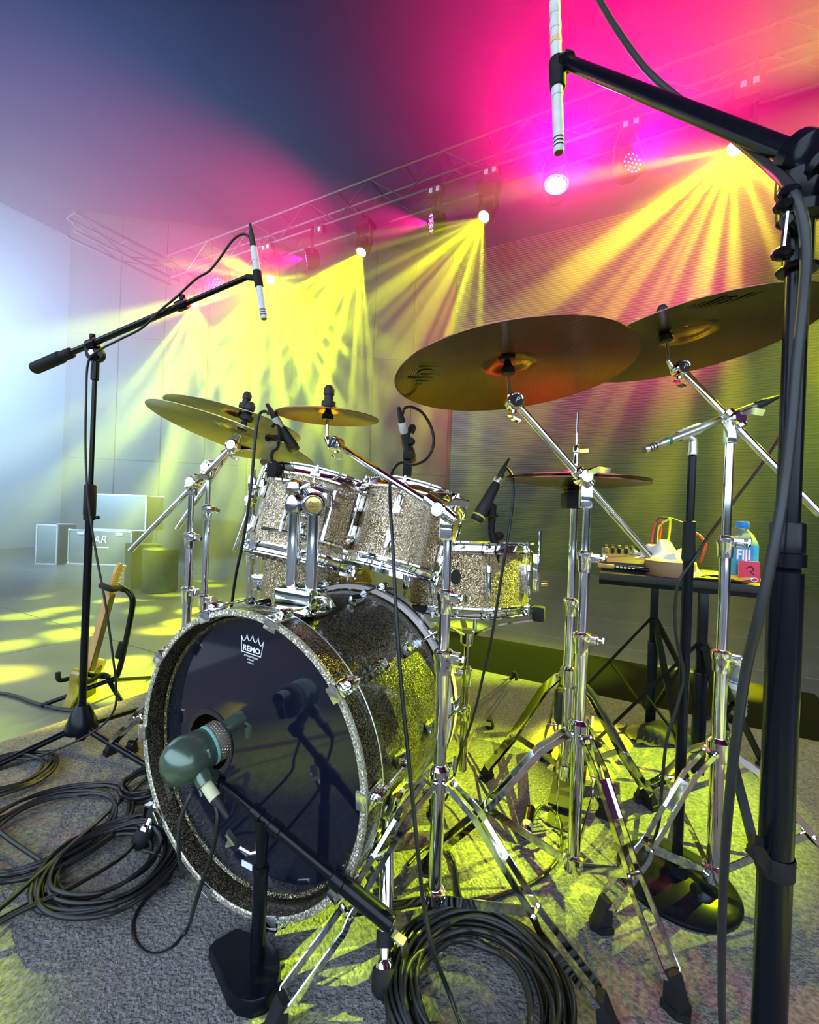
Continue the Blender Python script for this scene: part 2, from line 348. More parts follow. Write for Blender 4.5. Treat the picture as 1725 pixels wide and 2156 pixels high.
# ------------------------------------------------------------------ truss and fixtures
T0 = stage_point(410, 640, TH); T1 = stage_point(1548, 313, TH); TD = (T1 - T0); TD.z = 0; TD.normalize(); TN = V((-TD.y, TD.x, 0))
def truss(name, label, p0, p1, h, wd, step):
    root = thing(name, label, 'truss', (p0 + p1) / 2)
    d = (p1 - p0); L = d.length; d.normalize(); nn = V((-d.y, d.x, 0)); rows = [nn * wd / 2, -nn * wd / 2, nn * wd / 2 + UP * h, -nn * wd / 2 + UP * h]
    for r_ in rows:
        mb = MB(); mb.cyl(p0 + r_, p1 + r_, .024, n=10); obj('chord', mb, M_alu2, root)
    k = 0; x = 0.0
    while x < L - .01:
        x2 = min(L, x + step)
        for s_ in (-1, 1):
            mb = MB(); a, b = (p0 + d * x + nn * s_ * wd / 2, p0 + d * x2 + nn * s_ * wd / 2)
            if k % 2: mb.cyl(a, b + UP * h, .010, n=6)
            else: mb.cyl(a + UP * h, b, .010, n=6)
            obj('brace', mb, M_alu2, root)
        mb = MB(); a = p0 + d * x; mb.cyl(a + rows[2], a + rows[3], .010, n=6); obj('cross_brace', mb, M_alu2, root)
        x = x2; k += 1
    return root
M_alu2 = mat('truss_aluminium', (.085, .085, .09), .5, .4)
zt = EYE + TH + .52
p0 = V((T0.x, T0.y, zt)) - TD * .6; p1 = V((T1.x, T1.y, zt)) + TD * 4.2
TP0 = p0.copy()
truss('lighting_truss', 'long aluminium box truss carrying the stage lights', p0, p1, .44, .36, .58)
q0 = P(150, 445, 7.2); q0.z = zt; truss('side_truss', 'faint aluminium truss running off into the fog at left', q0, p0 - TD * .02, .30, .30, .8)

def moving_head(px, aim, idx, label):
    lens = stage_point(px[0], px[1], TH); root = thing('moving_head_light', label, 'stage light', V((lens.x, lens.y, zt - .03)), 'moving heads along the truss')
    base = V((lens.x, lens.y, zt - .10)); d = (V(aim) - lens).normalized(); c = lens - d * .16; 
    c = lens - d * .14
    mb = MB(); mb.box(frame(V((c.x, c.y, zt - .085)), UP, TD), .28, .22, .09, .015); obj('base', mb, M_blackmatte, root)
    for s_ in (-1, 1):
        mb = MB(); side = d.cross(UP).normalized() * s_ * .135
        mb.strip([V((c.x, c.y, zt - .12)) + side, c + side - UP * .02], .07, .025, d); obj('yoke_arm', mb, M_blackmatte, root)
    mb = MB(); mb.lathe([(.03, -.16), (.085, -.14), (.105, -.08), (.11, .06), (.10, .13), (.085, .135), (.08, .12)], frame(c, d), 24); hd = obj('head', mb, M_blackmatte, root)
    mb = MB(); mb.lathe([(1e-5, .128), (.05, .126), (.078, .118)], frame(c, d), 20, False)
    obj('lens', mb, mat('beam_lens_%d' % idx, (.9, .9, .5), .2, emit=((1, 1, .35), 14)), hd)
    mb = MB(); side = TD
    mb.strip([V((c.x, c.y, zt - .04)), V((c.x, c.y, zt + .05))], .12, .02, TD); obj('clamp', mb, M_alu2, root)
    mb = MB(); dv = (c - TP0).dot(TN); mb.box(frame(V((c.x, c.y, zt + .018)) - TN * dv / 2, UP, TD), .05, .5 + abs(dv), .035, .004); obj('hanging_bar', mb, M_alu2, root)
    return root, lens + d * .01
names = ['at the far left end of the truss', 'second from the left end of the truss', 'with a wide orange-tinted fan, third from the left', 'in the middle, left of the glaring lamp', 'on the right beside the black boom', 'next after the boom, beyond the right edge', 'at the near end of the truss, far beyond the right edge']
for i, (px, aim, wt, cone, gs, seed, col) in enumerate(HEADS):
    root, lp = moving_head(px, aim, i, 'yellow-beam moving head light ' + names[i])
    spot('beam', lp, aim, BEAM_W * wt, cone, .25, col, root, (gs, seed), (.07, .19) if i < 5 else (.15, .27) if i == 5 else (.24, .36), .02 if i < 5 else .004)

def led_par(px, aim, watts, cone, on, idx, label):
    lens = stage_point(px[0], px[1], TH + .04); d = (V(aim) - lens).normalized(); c = lens - d * .10
    root = thing('led_par_light', label, 'stage light', V((c.x, c.y, zt)), 'magenta par lights along the truss')
    mb = MB(); mb.lathe([(.05, -.12), (.11, -.10), (.145, -.02), (.15, .09), (.138, .092), (.134, .07), (1e-5, .07)], frame(c, d), 28); hs = obj('housing', mb, M_blackmatte, root)
    me = None; k = 0; em = mat('par_led_%d' % idx, (1, .3, .8), .2, emit=((1, .12 + .55 * (on > .9), .75), 150 * on if on > .9 else 16 * on + 3))
    mb = MB(); F_ = frame(c + d * .078, d)
    for ringn, rr in ((1, 0), (6, .048), (12, .095)):
        for q in range(ringn):
            t = 2 * math.pi * q / ringn; p_ = F_ @ V((rr * math.cos(t), rr * math.sin(t), 0))
            mb = MB(); mb.lathe([(.0205 if on > .9 else .011, 0), (.016 if on > .9 else .008, .006), (1e-5, .008)], frame(p_, d), 8, False); obj('led_lens', mb, em, hs)
    side = d.cross(UP).normalized() * .165; mb = MB(); top = V((c.x, c.y, zt - .03))
    mb.strip([c + side, V((c.x, c.y, c.z + .2)) + side, top + side * .5], .04, .012, d); mb.strip([c - side, V((c.x, c.y, c.z + .2)) - side, top - side * .5], .04, .012, d); mb.box(frame(top, UP, TD), .2, .05, .02); obj('bracket', mb, M_alu2, root)
    return root, lens + d * .03
pn = ['glaring white-hot par light pointed at the camera', 'magenta par light with glowing dots aimed to the left', 'dim magenta par light right of the glaring one', 'small dim par light between two yellow beams', 'smallest par light at the far left of the truss', 'magenta par light added beyond the right edge of the frame to tint the rear haze']
for i, (px, aim, wt, cone, on) in enumerate(PARS):
    root, lp = led_par(px, aim, wt, cone, on, i, pn[i])
    spot('wash', lp, aim, PAR_W * wt, cone, 1.0, (1.0, .0, .22), root)
# power and data boxes clamped along the lower chord
for i, (px, py) in enumerate(((905, 388), (1030, 358), (1578, 183), (1328, 243), (650, 472), (555, 520))):
    c = stage_point(px, py, TH + .42); c = TP0 + TD * (c - TP0).dot(TD) - TN * .18; c.z = zt - .075; root = thing('power_box', 'pale power box clamped on the truss, ' + ['above the dotted par light', 'left of the hanging microphone', 'near the upper right corner', 'above the dim par at right', 'above the left half of the truss', 'beside the small microphone at left'][i], 'power box', c, 'power boxes on the truss')
    mb = MB(); mb.box(frame(c, UP, TD), .22, .10, .10, .01); obj('box', mb, M_alu2, root)
    for s_ in (-.05, .05):
        mb = MB(); mb.box(frame(c + TD * s_ - TN * .052, UP, TD), .05, .012, .06, .004); obj('socket', mb, M_print, root)
    mb = MB(); mb.cyl(c + UP * .05 + TD * .06, c + UP * .34 + TD * .05, .006, n=6); obj('safety_cable', mb, M_alu2, root)


# blue-white flood on a stand in the left wing, out of the frame, throwing across the fog
fl = V((-7.2, 4.2, 2.3)); fa = V((-6.2, 9.6, 4.2)); fd = (fa - fl).normalized()
ff = thing('flood_light', 'blue-white flood light on a stand in the left wing', 'stage light', V((fl.x, fl.y, STAGE)))
mb = MB(); mb.box(frame(fl - fd * .10, fd, UP), .34, .5, .16, .02); obj('housing', mb, M_blackmatte, ff)
mb = MB(); mb.box(frame(fl - fd * .015, fd, UP), .30, .46, .01); obj('diffuser', mb, mat('flood_diffuser', (.9, .95, 1), .5, emit=((.7, .85, 1), 6)), ff)
mb = MB(); mb.rod(V((fl.x, fl.y, STAGE + .1)) - fd * .1, fl - fd * .1, .018); obj('pole', mb, M_blackmatte, ff)
for a in (0, 120, 240):
    dd = V((math.cos(math.radians(a)), math.sin(math.radians(a)), 0)); mb = MB(); mb.rod(V((fl.x, fl.y, STAGE + .5)) - fd * .1, V((fl.x, fl.y, STAGE + .012)) - fd * .1 + dd * .5, .011); obj('leg', mb, M_blackmatte, ff)
lo = spot('flood', fl + fd * .02, fa, FLOOD_W, 150, 1.0, (.46, .72, 1.0), ff); lo.data.shadow_soft_size = .15
# ------------------------------------------------------------------ drums
M_hoopw = mat('rear_hoop_white', (.74, .64, .62), .22, 0, coat=.5)
M_hoopi = mat('rear_hoop_inlay', (.03, .025, .025), .3)
KA = V((math.sin(math.radians(26)), math.cos(math.radians(26)), 0)); KH = V((KA.y, -KA.x, 0))   # bass drum axis (to the drummer), to image right
KC = V((-.310, .846, .311)); KR = .287; KL = .437
def kp(ang, r, d): return KC + KH * (r * math.cos(math.radians(ang))) + UP * (r * math.sin(math.radians(ang))) + KA * d
kick = thing('bass_drum', 'bass drum in champagne sparkle with a black front head', 'drum', V((KC.x, KC.y, 0)) + KA * KL / 2)
FK = frame(KC, KA, KH)
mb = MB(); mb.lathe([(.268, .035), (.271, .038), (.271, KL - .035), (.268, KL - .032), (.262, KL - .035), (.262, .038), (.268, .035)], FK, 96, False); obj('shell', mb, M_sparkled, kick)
for nm, d0, d1 in (('front_hoop', 0.0, .056), ('rear_hoop', KL - .045, KL)):
    mb = MB(); R = KR
    if nm == 'front_hoop':
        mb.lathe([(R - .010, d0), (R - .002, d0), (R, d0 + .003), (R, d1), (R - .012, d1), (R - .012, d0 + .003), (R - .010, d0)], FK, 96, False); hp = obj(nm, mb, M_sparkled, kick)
        mb = MB(); mb.lathe([(R - .0125, d0 + .001), (R - .010, d0 - .0015), (R - .002, d0 - .0015), (R + .0005, d0 + .0015), (R + .0006, d0 + .006)], FK, 96, False); obj('hoop_edge', mb, M_hoop, hp)
        mb = MB(); mb.lathe([(R + .0004, d1 - .003), (R + .0012, d1 - .002), (R + .0004, d1 + .001), (R - .012, d1 + .001)], FK, 96, False); obj('hoop_rear_edge', mb, M_alu, hp)
    else:
        mb.lathe([(R - .012, d0), (R, d0), (R, d1), (R - .012, d1), (R - .012, d0)], FK, 96, False); hp = obj(nm, mb, M_hoopw, kick)
        mb = MB(); mb.lathe([(R + .0002, d0 + .014), (R + .0014, d0 + .014), (R + .0014, d0 + .024), (R + .0002, d0 + .024)], FK, 96, False); obj('hoop_inlay', mb, M_hoopi, hp)

# front head: a disc with a round port hole
port = (-.128, .016); pr = .062
mb = MB(); n = 72; vs = []; fs = []
for ri, f_ in enumerate((0, .08, .5, 1.0)):
    for k in range(n):
        a = 2 * math.pi * k / n; ip = V((port[0] + pr * math.cos(a), port[1] + pr * math.sin(a), 0)); d = V((math.cos(a), math.sin(a), 0))
        b_ = ip.dot(d); t = -b_ + math.sqrt(b_ * b_ + .2745 ** 2 - ip.length_squared); op = ip + d * t; q = ip.lerp(op, f_); vs.append((q.x, q.y, .042))
for ri in range(3):
    for k in range(n): fs.append((ri * n + k, ri * n + (k + 1) % n, ri * n + n + (k + 1) % n, ri * n + n + k))
mb.add(vs, fs, FK); fh = obj('front_head', mb, M_head, kick)
mb = MB(); mb.lathe([(pr - .004, .0405), (pr + .007, .0405), (pr + .007, .0418)], FK @ Matrix.Translation((port[0], port[1], 0)), 40, False); obj('port_ring', mb, M_blackmatte, fh)
mb = MB(); mb.lathe([(.2615, KL - .012), (1e-5, KL - .012)], FK, 48, False); obj('rear_head', mb, mat('rear_head_coated', (.03, .03, .03), .6), kick)
# crown logo and lettering printed on the head
LM = frame(kp(95, .203, .0412), -KA, KH) @ Matrix.Rotation(math.radians(-4), 4, 'Z') @ Matrix.Scale(.84, 4)
def stroke(poly, wd, name='crown_print'):
    m_ = MB(); m_.tube([LM @ V((x, y, 0)) for x, y in poly], wd, 4, closed=True); return obj(name, m_, M_print, fh)
cw = .040; crown = [(-.030, -.014), (.030, -.014), (.036, .024)]
def arc(p, q, sag, n=6): return [(p[0] + (q[0] - p[0]) * i / n, p[1] + (q[1] - p[1]) * i / n - sag * 4 * (i / n) * (1 - i / n)) for i in range(1, n)]
tips = [(.036, .024), (.018, .029), (0, .031), (-.018, .029), (-.036, .024)]; crown = [(-.031, -.014), (.031, -.014)]
for i in range(4): crown += [tips[i]] + arc(tips[i], tips[i + 1], .014)
crown += [tips[4]]
stroke(crown, .0011)
text('maker_print', 'REMO', LM @ Matrix.Translation((0, -.0035, 0)), .0185, M_print, fh, 1.12, 0, .0006, .0004)
text('model_print', 'POWERSTROKE', LM @ Matrix.Translation((0, -.0215, 0)), .0062, M_print, fh, 1.0, 0, .0006)
text('small_print', 'P3 EBONY', LM @ Matrix.Translation((0, -.029, 0)), .0045, M_print, fh, 1.0, 0, .0006)
text('origin_print', 'MADE IN USA', LM @ Matrix.Translation((0, -.036, 0)), .0034, M_print, fh, 1.0, 0, .0006)
mb = MB(); mb.box(frame(kp(268, .232, .0412), -KA, KH), .028, .012, .001, 0); obj('sticker', mb, M_print, fh)
# claws, tension rods and lugs
for side in (0, 1):
    for k in range(10):
        ang = 75 + 36 * k; r_ = V((0, 0, 0)); rad = KH * math.cos(math.radians(ang)) + UP * math.sin(math.radians(ang)); tan = KA.cross(rad)
        if side == 1 and not (-60 < ((ang + 180) % 360) - 180 < 130): continue
        D = -KA if side == 0 else KA; d0 = -.004 if side == 0 else KL + .004
        c = kp(ang, KR + .006, d0) 
        mb = MB()
        mb.box(frame(kp(ang, KR - .006, d0), D, rad), .022, .030, .006, .002)
        mb.box(frame(kp(ang, KR + .004, d0) - D * .022, rad, tan), .030, .052, .007, .003)
        mb.lathe([(.0095, 0), (.0095, .022), (.007, .026)], frame(kp(ang, KR + .012, d0) - D * .044, D), 12)
        cl = obj('claw_hook', mb, M_chrome, kick)
        mb = MB(); mb.lathe([(.005, 0), (.005, .004), (.0028, .005), (.0028, .010)], frame(kp(ang, KR + .012, d0) - D * .018, D), 8); obj('rod_head', mb, M_chrome, cl)
        la = kp(ang, KR + .010, d0) - D * .13; mb = MB(); mb.cyl(kp(ang, KR + .012, d0) - D * .04, la, .0030, n=8); obj('tension_rod', mb, M_chrome, kick)
        lc = kp(ang, .271 + .010, d0) - D * .150
        mb = MB(); mb.box(frame(lc, rad, D), .052, .026, .022, .008); mb.lathe([(.009, 0), (.0095, .010), (.006, .016)], frame(lc + D * .020 + rad * .012, D), 10); obj('lug', mb, M_chrome2, kick)
# spurs
for sgn, ang, foot in ((1, -14, PF(808, 2118)), (-1, 194, None)):
    rad = KH * math.cos(math.radians(ang)) + UP * math.sin(math.radians(ang)); b = kp(ang, .275, .15)
    if foot is None: foot = V((b.x, b.y, 0)) - KH * .06 - KA * .13
    top = b + rad * .045 + KA * .0
    if sgn == 1: top = P(818, 1702, .86)
    mb = MB(); mb.box(frame(b + rad * .008, rad, KA), .07, .05, .022, .008); mb.lathe([(.02, -.02), (.021, 0), (.021, .02), (.016, .026)], frame(top - UP * .0, rad), 16); mb.cyl(b, top, .014); br = obj('spur_bracket', mb, M_chrome, kick)
    d = (foot - top).normalized(); L = (foot - top).length
    mb = MB(); mb.rod(top + d * .005, top + d * (L * .68), .0125, 16); sp = obj('spur', mb, M_chrome, kick)
    mb = MB(); mb.lathe([(.015, 0), (.0155, .012), (.0155, .02)], frame(top + d * (L * .66), d), 16); obj('memory_collar', mb, M_rubber, sp)
    mb = MB(); mb.lathe([(.0085, 0), (.0085, L * .12), (.011, L * .122), (.014, L * .14), (.0195, L * .25)], frame(top + d * (L * .67), d), 20); obj('spur_cone', mb, M_chrome, sp)
    mb = MB(); mb.lathe([(.0195, 0), (.0215, .012), (.0205, .028), (.013, .036), (.004, .038), (.0025, .045)], frame(foot - d * .045, d), 20); obj('spur_tip', mb, M_rubber, sp)
    mb = MB(); w0 = top + d * (L * .66) + KH * .014 * sgn; mb.strip([w0, w0 + KH * .022 * sgn - UP * .004, w0 + KH * .028 * sgn - UP * .045], .016, .005, KA); obj('wing_screw', mb, M_steel, sp)

# ------------------------------------------------------------------ shallower drums with chrome hardware
def drum(name, label, bc, up, xdir, R, Hh, nl, phase, wrap, lugs='short', headmat=None, bottom=True):
    root = thing(name, label, 'drum', bc); F = frame(bc, up, xdir)
    mb = MB(); mb.lathe([(R - .006, .0), (R, .004), (R, Hh - .004), (R - .006, Hh)], F, 64, False); obj('shell', mb, wrap, root)
    for nm, z0, sg in (('top_hoop', Hh + .012, 1), ('bottom_hoop', -.012, -1)):
        mb = MB(); mb.lathe([(R + .002, z0 - sg * .022), (R + .011, z0 - sg * .022), (R + .0115, z0 - sg * .018), (R + .008, z0 - sg * .013), (R + .008, z0), (R + .013, z0 + sg * .003), (R + .013, z0 + sg * .006), (R + .004, z0 + sg * .006), (R + .003, z0 - sg * .010)], F, 64, False); obj(nm, mb, M_chrome, root)
        mb = MB(); zz = z0 - sg * .010; mb.lathe([(1e-5, zz), (R - .004, zz), (R + .003, zz - sg * .003)], F, 48, False); obj('drumhead', mb, headmat or M_clear, root)
    for k in range(nl):
        a = phase + 2 * math.pi * k / nl; dr = V((math.cos(a), math.sin(a), 0)); c = F @ (dr * (R + .003) + V((0, 0, 0))); rw = (F.to_3x3() @ dr); uw = V((F[0][2], F[1][2], F[2][2]))
        ends = ((Hh, 1), (0.0, -1))
        if lugs == 'tube':
            mb = MB(); mb.lathe([(.0055, .035), (.0085, .040), (.0075, .06), (.0075, Hh - .06), (.0085, Hh - .04), (.0055, Hh - .035)], F @ Matrix.Translation(dr * (R + .012)), 12); mb.box(frame(F @ (dr * (R + .004) + V((0, 0, Hh / 2))), rw, uw), Hh - .075, .014, .012, .004); obj('lug', mb, M_chrome, root)
        for ze, sg in ends:
            zc = ze - sg * .045
            if lugs == 'short':
                mb = MB(); mb.box(frame(F @ (dr * (R + .007) + V((0, 0, ze - sg * .052))), rw, uw), .046, .021, .014, .006); mb.lathe([(.0078, 0), (.0085, .018), (.0065, .024)], frame(F @ (dr * (R + .012) + V((0, 0, ze - sg * .048))), uw * sg), 10); obj('lug', mb, M_chrome, root)
            mb = MB(); mb.cyl(F @ (dr * (R + .0135) + V((0, 0, ze - sg * .03))), F @ (dr * (R + .0135) + V((0, 0, ze + sg * .012))), .0026, n=6); mb.lathe([(.0055, 0), (.0055, .008), (.003, .009), (.003, .015)], frame(F @ (dr * (R + .0135) + V((0, 0, ze + sg * .006))), uw * sg), 8); obj('tension_rod', mb, M_chrome, root)
            mb = MB(); mb.box(frame(F @ (dr * (R + .0125) + V((0, 0, ze - sg * .003))), uw, rw), .016, .024, .012, .003); obj('hoop_ear', mb, M_chrome, root)
    return root, F
tilt = math.radians(16); TU = UP * math.cos(tilt) + (KA * .96 + KH * .25).normalized() * math.sin(tilt)
def mount(root, F, R, Hh, ang):
    "suspension bracket hugging the shell"
    dr = V((math.cos(ang), math.sin(ang), 0)); rw = F.to_3x3() @ dr; uw = V((F[0][2], F[1][2], F[2][2])); tg = uw.cross(rw)
    mb = MB(); mb.box(frame(F @ (dr * (R + .028) + V((0, 0, Hh * .62))), rw, uw), .075, .058, .030, .012); obj('mount_block', mb, M_chrome, root)
    mb = MB()
    for zz in (.04, Hh - .03):
        pts = [F @ (V((math.cos(ang + t), math.sin(ang + t), 0)) * (R + .018) + V((0, 0, zz))) for t in [(-.62 + 1.24 * q / 10) for q in range(11)]]; mb = MB(); mb.tube(pts, .0045, 6); obj('mount_bar', mb, M_chrome, root)
    for s_ in (-.30, .30):
        d2 = V((math.cos(ang + s_), math.sin(ang + s_), 0)); mb = MB(); mb.cyl(F @ (d2 * (R + .018) + V((0, 0, .04))), F @ (d2 * (R + .018) + V((0, 0, Hh - .03))), .005, n=8); obj('mount_post', mb, M_chrome, root)
    return F @ (dr * (R + .045) + V((0, 0, Hh * .62)))
xd = KH
b1 = P(641, 1176, 1.19); tom1, F1 = drum('rack_tom', 'larger sparkle rack tom left of the gold badge, under the small cymbals', b1, TU, xd, .150, .196, 6, math.radians(-60), M_sparkle)
b2 = P(836, 1196, 1.14); TU2 = (TU + KH * .04).normalized(); tom2, F2 = drum('rack_tom', 'sparkle rack tom behind the slanted chrome boom, right of the gold badge', b2, TU2, xd, .128, .185, 6, math.radians(-77), M_sparkle)
tom1['group'] = tom2['group'] = 'rack toms above the bass drum'
m1 = mount(tom1, F1, .150, .196, math.radians(-58)); m2 = mount(tom2, F2, .128, .185, math.radians(-150))
ft, FF = drum('floor_tom', 'sparkle floor tom standing behind the bass drum', P(668, 1330, 1.47), UP, xd, .182, .32, 8, .3, M_sparkle)
for a in (-2.6, -.5, 1.6):
    dr = V((math.cos(a), math.sin(a), 0)); p_ = FF @ (dr * .205); mb = MB(); mb.rod(V((p_.x, p_.y, .02)), V((p_.x, p_.y, p_.z + .26)), .0065, 10); lg = obj('leg', mb, M_chrome, ft)
    mb = MB(); mb.lathe([(.016, 0), (.014, .02), (.009, .04)], Matrix.Translation((p_.x, p_.y, 0)), 12); obj('rubber_foot', mb, M_rubber, lg)
    mb = MB(); mb.box(frame(FF @ (dr * .198 + V((0, 0, .16))), UP, FF.to_3x3() @ dr), .04, .035, .055, .008); obj('leg_bracket', mb, M_chrome, ft)
# tom holder block on the bass drum and its two posts
TB = P(642, 1272, .985); th = thing('tom_holder', 'chrome double tom holder with two posts on the bass drum', 'drum hardware', kp(90, .272, .17))
hb = kp(83, .276, .125)
mb = MB(); mb.lathe([(.062, 0), (.064, .004), (.050, .010)], frame(hb - UP * .004, UP), 24); mb.box(frame(hb + UP * .024, UP, KH), .098, .066, .046, .010); obj('base_block', mb, M_chrome, th)
mb = MB(); mb.lathe([(.006, 0), (.007, .012), (.004, .02)], frame(hb + UP * .03 + KH * .05, KH), 10); mb.strip([hb + UP * .03 + KH * .066, hb + UP * .012 + KH * .082], .02, .005, KA); obj('wing_screw', mb, M_chrome, th)
t1 = P(617, 1072, (hb.y) + .0); 
pa = hb - KH * .026; pb = hb + KH * .026
za, zb = P(618, 1078, pa.y).z, P(672, 1082, pb.y).z
for b_, zt_ in ((pa, za), (pb, zb)):
    mb = MB(); mb.rod(V((b_.x, b_.y, hb.z + .03)), V((b_.x, b_.y, zt_)), .0127, 18); obj('post', mb, M_chrome, th)
ta = V((pa.x, pa.y, za)); tb = V((pb.x, pb.y, zb))
# first arm: ball clamp pointing back to the left tom
mb = MB(); mb.lathe([(.010, -.004), (.019, .0), (.022, .012), (.021, .026), (.016, .036), (.019, .040), (.022, .05), (.018, .064), (.008, .070)], frame(ta, UP), 20); obj('ball_clamp', mb, M_chrome2, th)
mb = MB(); mb.tube(crom([ta + UP * .04, ta + UP * .045 + (m1 - ta) * .4, m1], 5), .0085, 10); obj('arm', mb, M_chrome, th)
mb = MB(); mb.strip([ta + UP * .05 + KH * .018, ta + UP * .062 + KH * .045], .018, .005, KA); obj('wing_screw', mb, M_chrome, th)
# second arm: disc joint with a gold badge, rod to the right tom
vdir = (V((0, 0, .8)) - tb).normalized(); vdir = (V((.12, -.97, -.12))).normalized()
ct = tb + UP * .020
mb = MB(); mb.lathe([(.023, -.024), (.0255, -.02), (.0255, .010), (.022, .016), (.0195, .017), (.0195, .014), (1e-5, .014)], frame(ct, vdir), 28); jd = obj('joint_disc', mb, M_chrome2, th)
mb = MB(); mb.lathe([(.0175, .0142), (.016, .0152), (1e-5, .0154)], frame(ct, vdir), 24, False); obj('badge', mb, M_gold, jd)
text('badge_lettering', 'Pearl', frame(ct + vdir * .0158 + UP * .004, vdir, (1, 0, 0)), .010, M_printk, jd, 1, .3, .0003)
text('badge_lettering', 'SINCE 1946', frame(ct + vdir * .0158 - UP * .004, vdir, (1, 0, 0)), .0035, M_printk, jd, 1, 0, .0003)
mb = MB(); mb.tube(crom([ct + UP * .004, ct.lerp(m2, .3) + UP * .012, m2 - UP * .002], 5), .0095, 10); obj('arm', mb, M_chrome2, th)
mb = MB(); mb.box(frame(ct.lerp(m2, .28) + UP * .012, m2 - ct), .030, .032, .05, .006); obj('arm_clamp', mb, M_chrome2, th)
# ------------------------------------------------------------------ snare
SB = P(984, 1266, 1.29); SU = (UP + V((-.02, .05, 0))).normalized()
sn, FS = drum('snare_drum', 'sparkle snare drum behind the front cymbal stand', SB, SU, (1, 0, 0), .172, .155, 8, math.radians(-81), M_sparkle, 'tube', mat('coated_head', (.75, .75, .73), .6))
mb = MB(); c = FS @ V((.188 * math.cos(.0), -.03, .09)); mb.box(frame(c, FS.to_3x3() @ V((1, 0, 0)), UP), .11, .032, .022, .008); mb.cyl(c + V((.012, 0, .0)), c + V((.012, 0, .12)), .004, n=8); mb.lathe([(.007, 0), (.007, .018)], frame(c + V((.016, -.01, -.03)), V((1, 0, 0))), 10); obj('throw_off', mb, M_chrome, sn)
mb = MB(); mb.prism([(.013 * math.cos(2 * math.pi * k / 20), .019 * math.sin(2 * math.pi * k / 20)) for k in range(20)], frame(FS @ V((-.172 * .30, -.172 * .962, .085)), FS.to_3x3() @ V((-.30, -.962, 0))), .003); obj('badge', mb, M_printk, sn)
mb = MB(); mb.tube([FS @ (V((math.cos(t), math.sin(t), 0)) * .186 + V((0, 0, .172))) for t in [(-.55 + .5 * q / 8) for q in range(9)]], .002, 5); obj('cord', mb, mat('yellow_cord', (.7, .75, .02), .6), sn)
# ------------------------------------------------------------------ chrome hardware
def leg_set(root, base, feet, zc, zb, r, metal, bars=True, dark=False, wb=.013):
    "double braced tripod: each leg two parallel bars from the collar to a rubber foot, with a brace to the lower hub"
    bx = V((base.x, base.y, 0))
    mb = MB(); mb.lathe([(r + .001, -.026), (r + .008, -.022), (r + .009, .018), (r + .004, .024), (r + .002, .026)], Matrix.Translation(bx + UP * zc), 18); obj('leg_collar', mb, M_chrome, root)
    mb = MB(); mb.lathe([(r - .002, -.018), (r + .009, -.016), (r + .009, .012), (r + .002, .016)], Matrix.Translation(bx + UP * zb), 18); obj('lower_hub', mb, M_chrome, root)
    w0 = bx + UP * (zc + .018)
    mb = MB(); mb.lathe([(.004, 0), (.0045, .014)], frame(w0 + V((.012, .004, 0)), (1, .4, .1)), 8); mb.strip([w0 + V((.030, .01, -.012)), w0 + V((.032, .011, .014))], .014, .005, (0, 1, 0)); obj('wing_screw', mb, M_chrome, root)
    for f in feet:
        f = V((f.x, f.y, 0)); d = (f - bx); L = d.length; d.normalize(); sd = V((-d.y, d.x, 0))
        def at(t, z): return bx + d * (L * t) + UP * z
        p0 = at(0, zc - .004) + d * (r + .010); p1 = at(.26, zc * .86); p2 = at(.62, zc * .45); pk = at(.66, zc * .40); p3 = at(.93, .055); p4 = at(.97, .032)
        mb = MB()
        for s_ in (-1, 1):
            o_ = sd * s_
            mb.strip([p0 + o_ * .012, p1 + o_ * .012, p2 + o_ * .012, pk + o_ * .016, p3 + o_ * .016, p4 + o_ * .006], wb, .0026, UP + d * .9)
        mb.strip([p1.lerp(p2, .1), p1.lerp(p2, .5)], .022, .0025, sd); mb.cyl(p2 - sd * .018, p2 + sd * .018, .004, n=8); mb.cyl(p0 - sd * .017, p0 + sd * .017, .0045, n=8)
        lg = obj('leg', mb, metal, root)
        mb = MB(); ff = frame(at(1.0, 0), UP, d)
        mb.prism([(-.016, -.022), (.010, -.017), (.022, 0), (.010, .017), (-.016, .022)], ff @ Matrix.Translation((0, 0, .009)), .018)
        a_ = [(-.015, -.017), (.012, -.012), (.012, .012), (-.015, .017)]
        mb.add([ff @ V((x, y, .018)) for x, y in a_] + [at(.945, .058) + sd * s_ * .012 + d * e_ for e_, s_ in ((-.004, -1), (.008, -1), (.008, 1), (-.004, 1))], [(0, 1, 5, 4), (1, 2, 6, 5), (2, 3, 7, 6), (3, 0, 4, 7), (4, 5, 6, 7)]); obj('rubber_foot', mb, M_rubber, lg)
        mb = MB(); a, b = at(0, zb) + d * (r + .006), p2
        mb.strip([a, b], .017, .0024, UP); mb.cyl(a - sd * .008, a + sd * .008, .0035, n=8); obj('brace', mb, metal, root)
def collar(root, c, r, wing=(1, -.3, 0), big=1.0):
    mb = MB(); mb.lathe([(r - .001, -.030 * big), (r + .003, -.028 * big), (r + .0045, -.004), (r + .0065, 0), (r + .0065, .014 * big), (r + .002, .018 * big), (r - .003, .019 * big)], Matrix.Translation(c), 20); cl = obj('height_clamp', mb, M_chrome, root)
    wv = V(wing).normalized(); sd = wv.cross(UP)
    mb = MB(); mb.box(frame(c + wv * (r + .010) + UP * .004, wv, UP), .020, .024, .020, .004); obj('clamp_block', mb, M_chrome, cl)
    p = c + wv * (r + .020) + UP * .004
    mb = MB(); mb.lathe([(.004, 0), (.004, .010)], frame(p, wv), 8); mb.strip([p + wv * .008 - sd * .014 - UP * .004, p + wv * .011, p + wv * .008 + sd * .014 + UP * .004], .011, .004, UP); obj('wing_screw', mb, M_chrome, cl)
